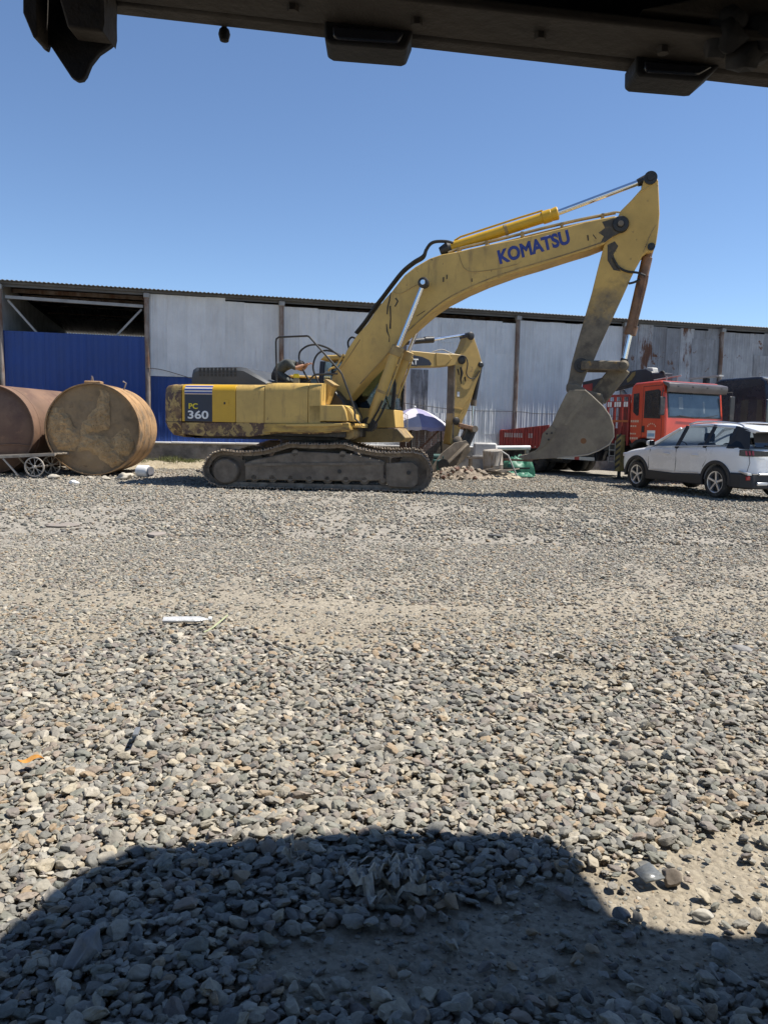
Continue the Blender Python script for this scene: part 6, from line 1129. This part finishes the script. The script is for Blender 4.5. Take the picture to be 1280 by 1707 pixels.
put('chassis_rail', MB().box(-1.2,3.6,-2.75,-2.6,1.0,1.3), FGB, fv)
for x in (-1.0,3.2):
    wl = put('wheel', MB().lathe([(.29,-.14),(.45,-.14),(.5,-.1),(.5,.1),(.45,.14),(.29,.14),(.29,-.14)],(x,-2.7,.5),'y',30), TYRE, fv); put('rim', MB().lathe([(0,.02),(.29,.1),(.29,-.1),(0,-.1)],(x,-2.7,.5),'y',24), FGM, wl)
put('sky_block_panel', MB().box(-4.5,5.5,-3.4,-3.1,.35,ZD), FGB, fv)  # unseen panel added behind the camera to block sky light
put('axle_frame', MB().box(-.6,2.8,-3.09,-2.6,.4,1.0), FGB, fv)
for x in (-.4,2.2): put('rail_post', MB().box(x,x+.2,-2.75,-2.6,1.3,ZD), FGB, fv)

# ================================================================ litter and single stones on the yard
def G0(x, y): return float(gz(x,y))
CLR = M('milky_clear_plastic', (.50,.50,.49), .25, var=.15, vs=8, bump=.5, bs=30)
b0 = (-1.368, 5.295); bt_ = thing('plastic_bottle', 'crushed clear plastic bottle lying on the gravel at mid left', 'bottle', (b0[0],b0[1],G0(*b0)+.045), -8)
rs = []
for x, rr_ in ((-.165,.0),(-.16,.04),(-.14,.046),(-.08,.044),(-.02,.040),(.04,.045),(.08,.043),(.11,.03),(.13,.016),(.165,.015),(.168,0)): rs.append([(x, rr_*1.15*math.cos(a)*(1+.1*noise.noise((x*20,a,1))), rr_*.42*math.sin(a)*(1+.45*noise.noise((x*25,a,2)))) for a in [2*math.pi*k/20 for k in range(20)]])
put('body', MB().rings(rs,cap=False), CLR, bt_); put('cap', MB().lathe([(0,.15),(.018,.15),(.018,.172),(0,.172)],(0,0,0),'x',14), WHPL, bt_)
g0 = [(-1.186,5.021),(-1.159,5.117),(-1.137,5.281),(-1.121,5.491)]; o = put('reed_stalk', MB().tube(smooth_path([(x,y,G0(x,y)+.03) for x,y in g0],5),[.006]*16,6), M('pale_green_stalk',(.33,.35,.2),.7)); tag(o,'pale green reed stalk lying right of the crushed bottle','stalk')
def slab(px, wdt, dep, th, mat, label, name, cat, rz=0):
    n = 9; o_ = put(name, MB().prismz([(wdt/2*math.cos(2*math.pi*k/n)*(1+.25*noise.noise((k*1.7,px[0],0))), dep/2*math.sin(2*math.pi*k/n)*(1+.25*noise.noise((k*2.3,px[1],5)))) for k in range(n)], 0, th), mat, None, (px[0],px[1],G0(*px)+.005), (0,0,rz), bevel=.004); return tag(o_,label,cat)
BRN = M('brown_flat_scrap',(.25,.215,.185),.8,var=.2)
slab((-4.296, 10.184),.45,.4,.012,BRN,'brown flat scrap sheet lying on gravel at far left','scrap_sheet','scrap'); slab((-2.83, 9.532),.22,.3,.03,BRN,'small dark scrap piece on gravel left of the track','scrap_sheet','scrap')

DKS = M('dark_stone',(.08,.08,.08),.7,var=.3,vs=9); MDS = M('smooth_grey_stone',(.19,.185,.18),.75,var=.2,vs=12,col2=(.25,.235,.21),th=(.5,.7),s2=10,bump=.3,bs=50)
def stone(px, s_, seed, mat, label, rz=0): 
    o_ = put('stone', blob(seed, s_, 4, .16, 1.1, 7), mat, None, (px[0],px[1],G0(*px)+s_[2]*.5+.010), (0,.1,rz)); return tag(o_,label,'stone')
stone((1.463, 10.015),(.09,.05,.03),21,DKS,'dark oblong stone alone on the gravel right of the tracks')
stone((2.332, 4.859),(.085,.06,.035),22,MDS,'large smooth grey stone at the right edge, where the pebbles begin'); stone((-0.752, 1.876),(.040,.085,.038),23,MDS,'largest oblong cobble in the shade at lower left',-.45)
stone((0.919, 2.266),(.036,.030,.030),24,M('brown_stone',(.16,.13,.10),.8,var=.3,vs=20),'brown angular stone in sun on bare dirt at right'); stone((1.996, 5.06),(.05,.035,.03),26,DKS,'dark jagged stone at the pebble edge right of centre',.7)
stone((0.712, 2.094),(.026,.022,.018),27,MDS,'round pebble on bare dirt at the corner of the shade'); stone((0.947, 2.097),(.036,.025,.016),28,M('pale_stone',(.36,.335,.28),.8,var=.15,vs=15),'pale flat pebble on sunlit dirt by the shade edge')
o = put('leaf', MB().rings([[(x,y*(1-abs(x)/.05),.012*math.sin(x*60)+.01*abs(y)*30) for x in np.linspace(-.05,.05,9)] for y in (-.022,0,.022)],cap=False,close=False), M('orange_dry_leaf',(.55,.26,.05),.7,var=.2), None, (*(-1.392, 2.952),G0(*(-1.392, 2.952))+.07), (.2,.1,.3)); tag(o,'curled orange dry leaf on the pebbles at far left','leaf')
def shred(px, n, size, seed, mat, label):
    random.seed(seed); m_ = MB()
    for k in range(n):
        cx, cy = random.gauss(0,size*.35), random.gauss(0,size*.25); a = random.uniform(0,6.28); ln = random.uniform(.3,.9)*size; wd_ = random.uniform(.08,.22)*size; rows = []
        for j in range(5):
            row = []
            for i in range(7):
                t = i/6-.5; x, y = t*ln, (j/4-.5)*wd_*(1-.5*abs(t)); X2, Y2 = cx+x*math.cos(a)-y*math.sin(a), cy+x*math.sin(a)+y*math.cos(a)
                row.append((X2,Y2,.02+.45*size*max(0,1-math.hypot(X2,Y2)/size)*(.5+random.random()*.12)+.05*noise.noise((X2*30+k,Y2*30,seed))+.02*noise.noise((X2*70,Y2*70,k))))
            rows.append(row)
        m_.rings(rows,cap=False,close=False)
    o_ = put('plastic_shreds', m_, mat, None, (px[0],px[1],G0(*px)+.02)); return tag(o_,label,'plastic')
FILM = M('dusty_film',(.36,.34,.29),.5,var=.3,vs=20,bump=.4,bs=60)
shred((0.042, 2.197),26,.17,5,FILM,'torn dusty plastic sheet crumpled in the middle of the shade'); shred((-0.25, 2.333),4,.07,6,FILM,'small scrap of film left of the torn plastic sheet')
o = put('glass_shard', MB().add([(0,0,.02),(.06,.03,.03),(.085,-.04,.022),(.02,-.06,.018)],[(0,1,2,3)]), M('dull_shard',(.15,.155,.15),.3,var=.4,vs=25), None, (*(0.808, 2.288),G0(*(0.808, 2.288))+.01)); so_ = o.modifiers.new('t','SOLIDIFY'); so_.thickness = .006; tag(o,'flat dull shard on dirt beside the brown angular stone','shard')
o = put('grey_strip', MB().beam((0,0,0),(.03,-.13,.02),.022,.008), M('grey_plastic_strip',(.16,.17,.18),.5), None, (*(-1.068, 3.283),G0(*(-1.068, 3.283))+.075)); tag(o,'thin grey plastic strip among pebbles at left','strip')
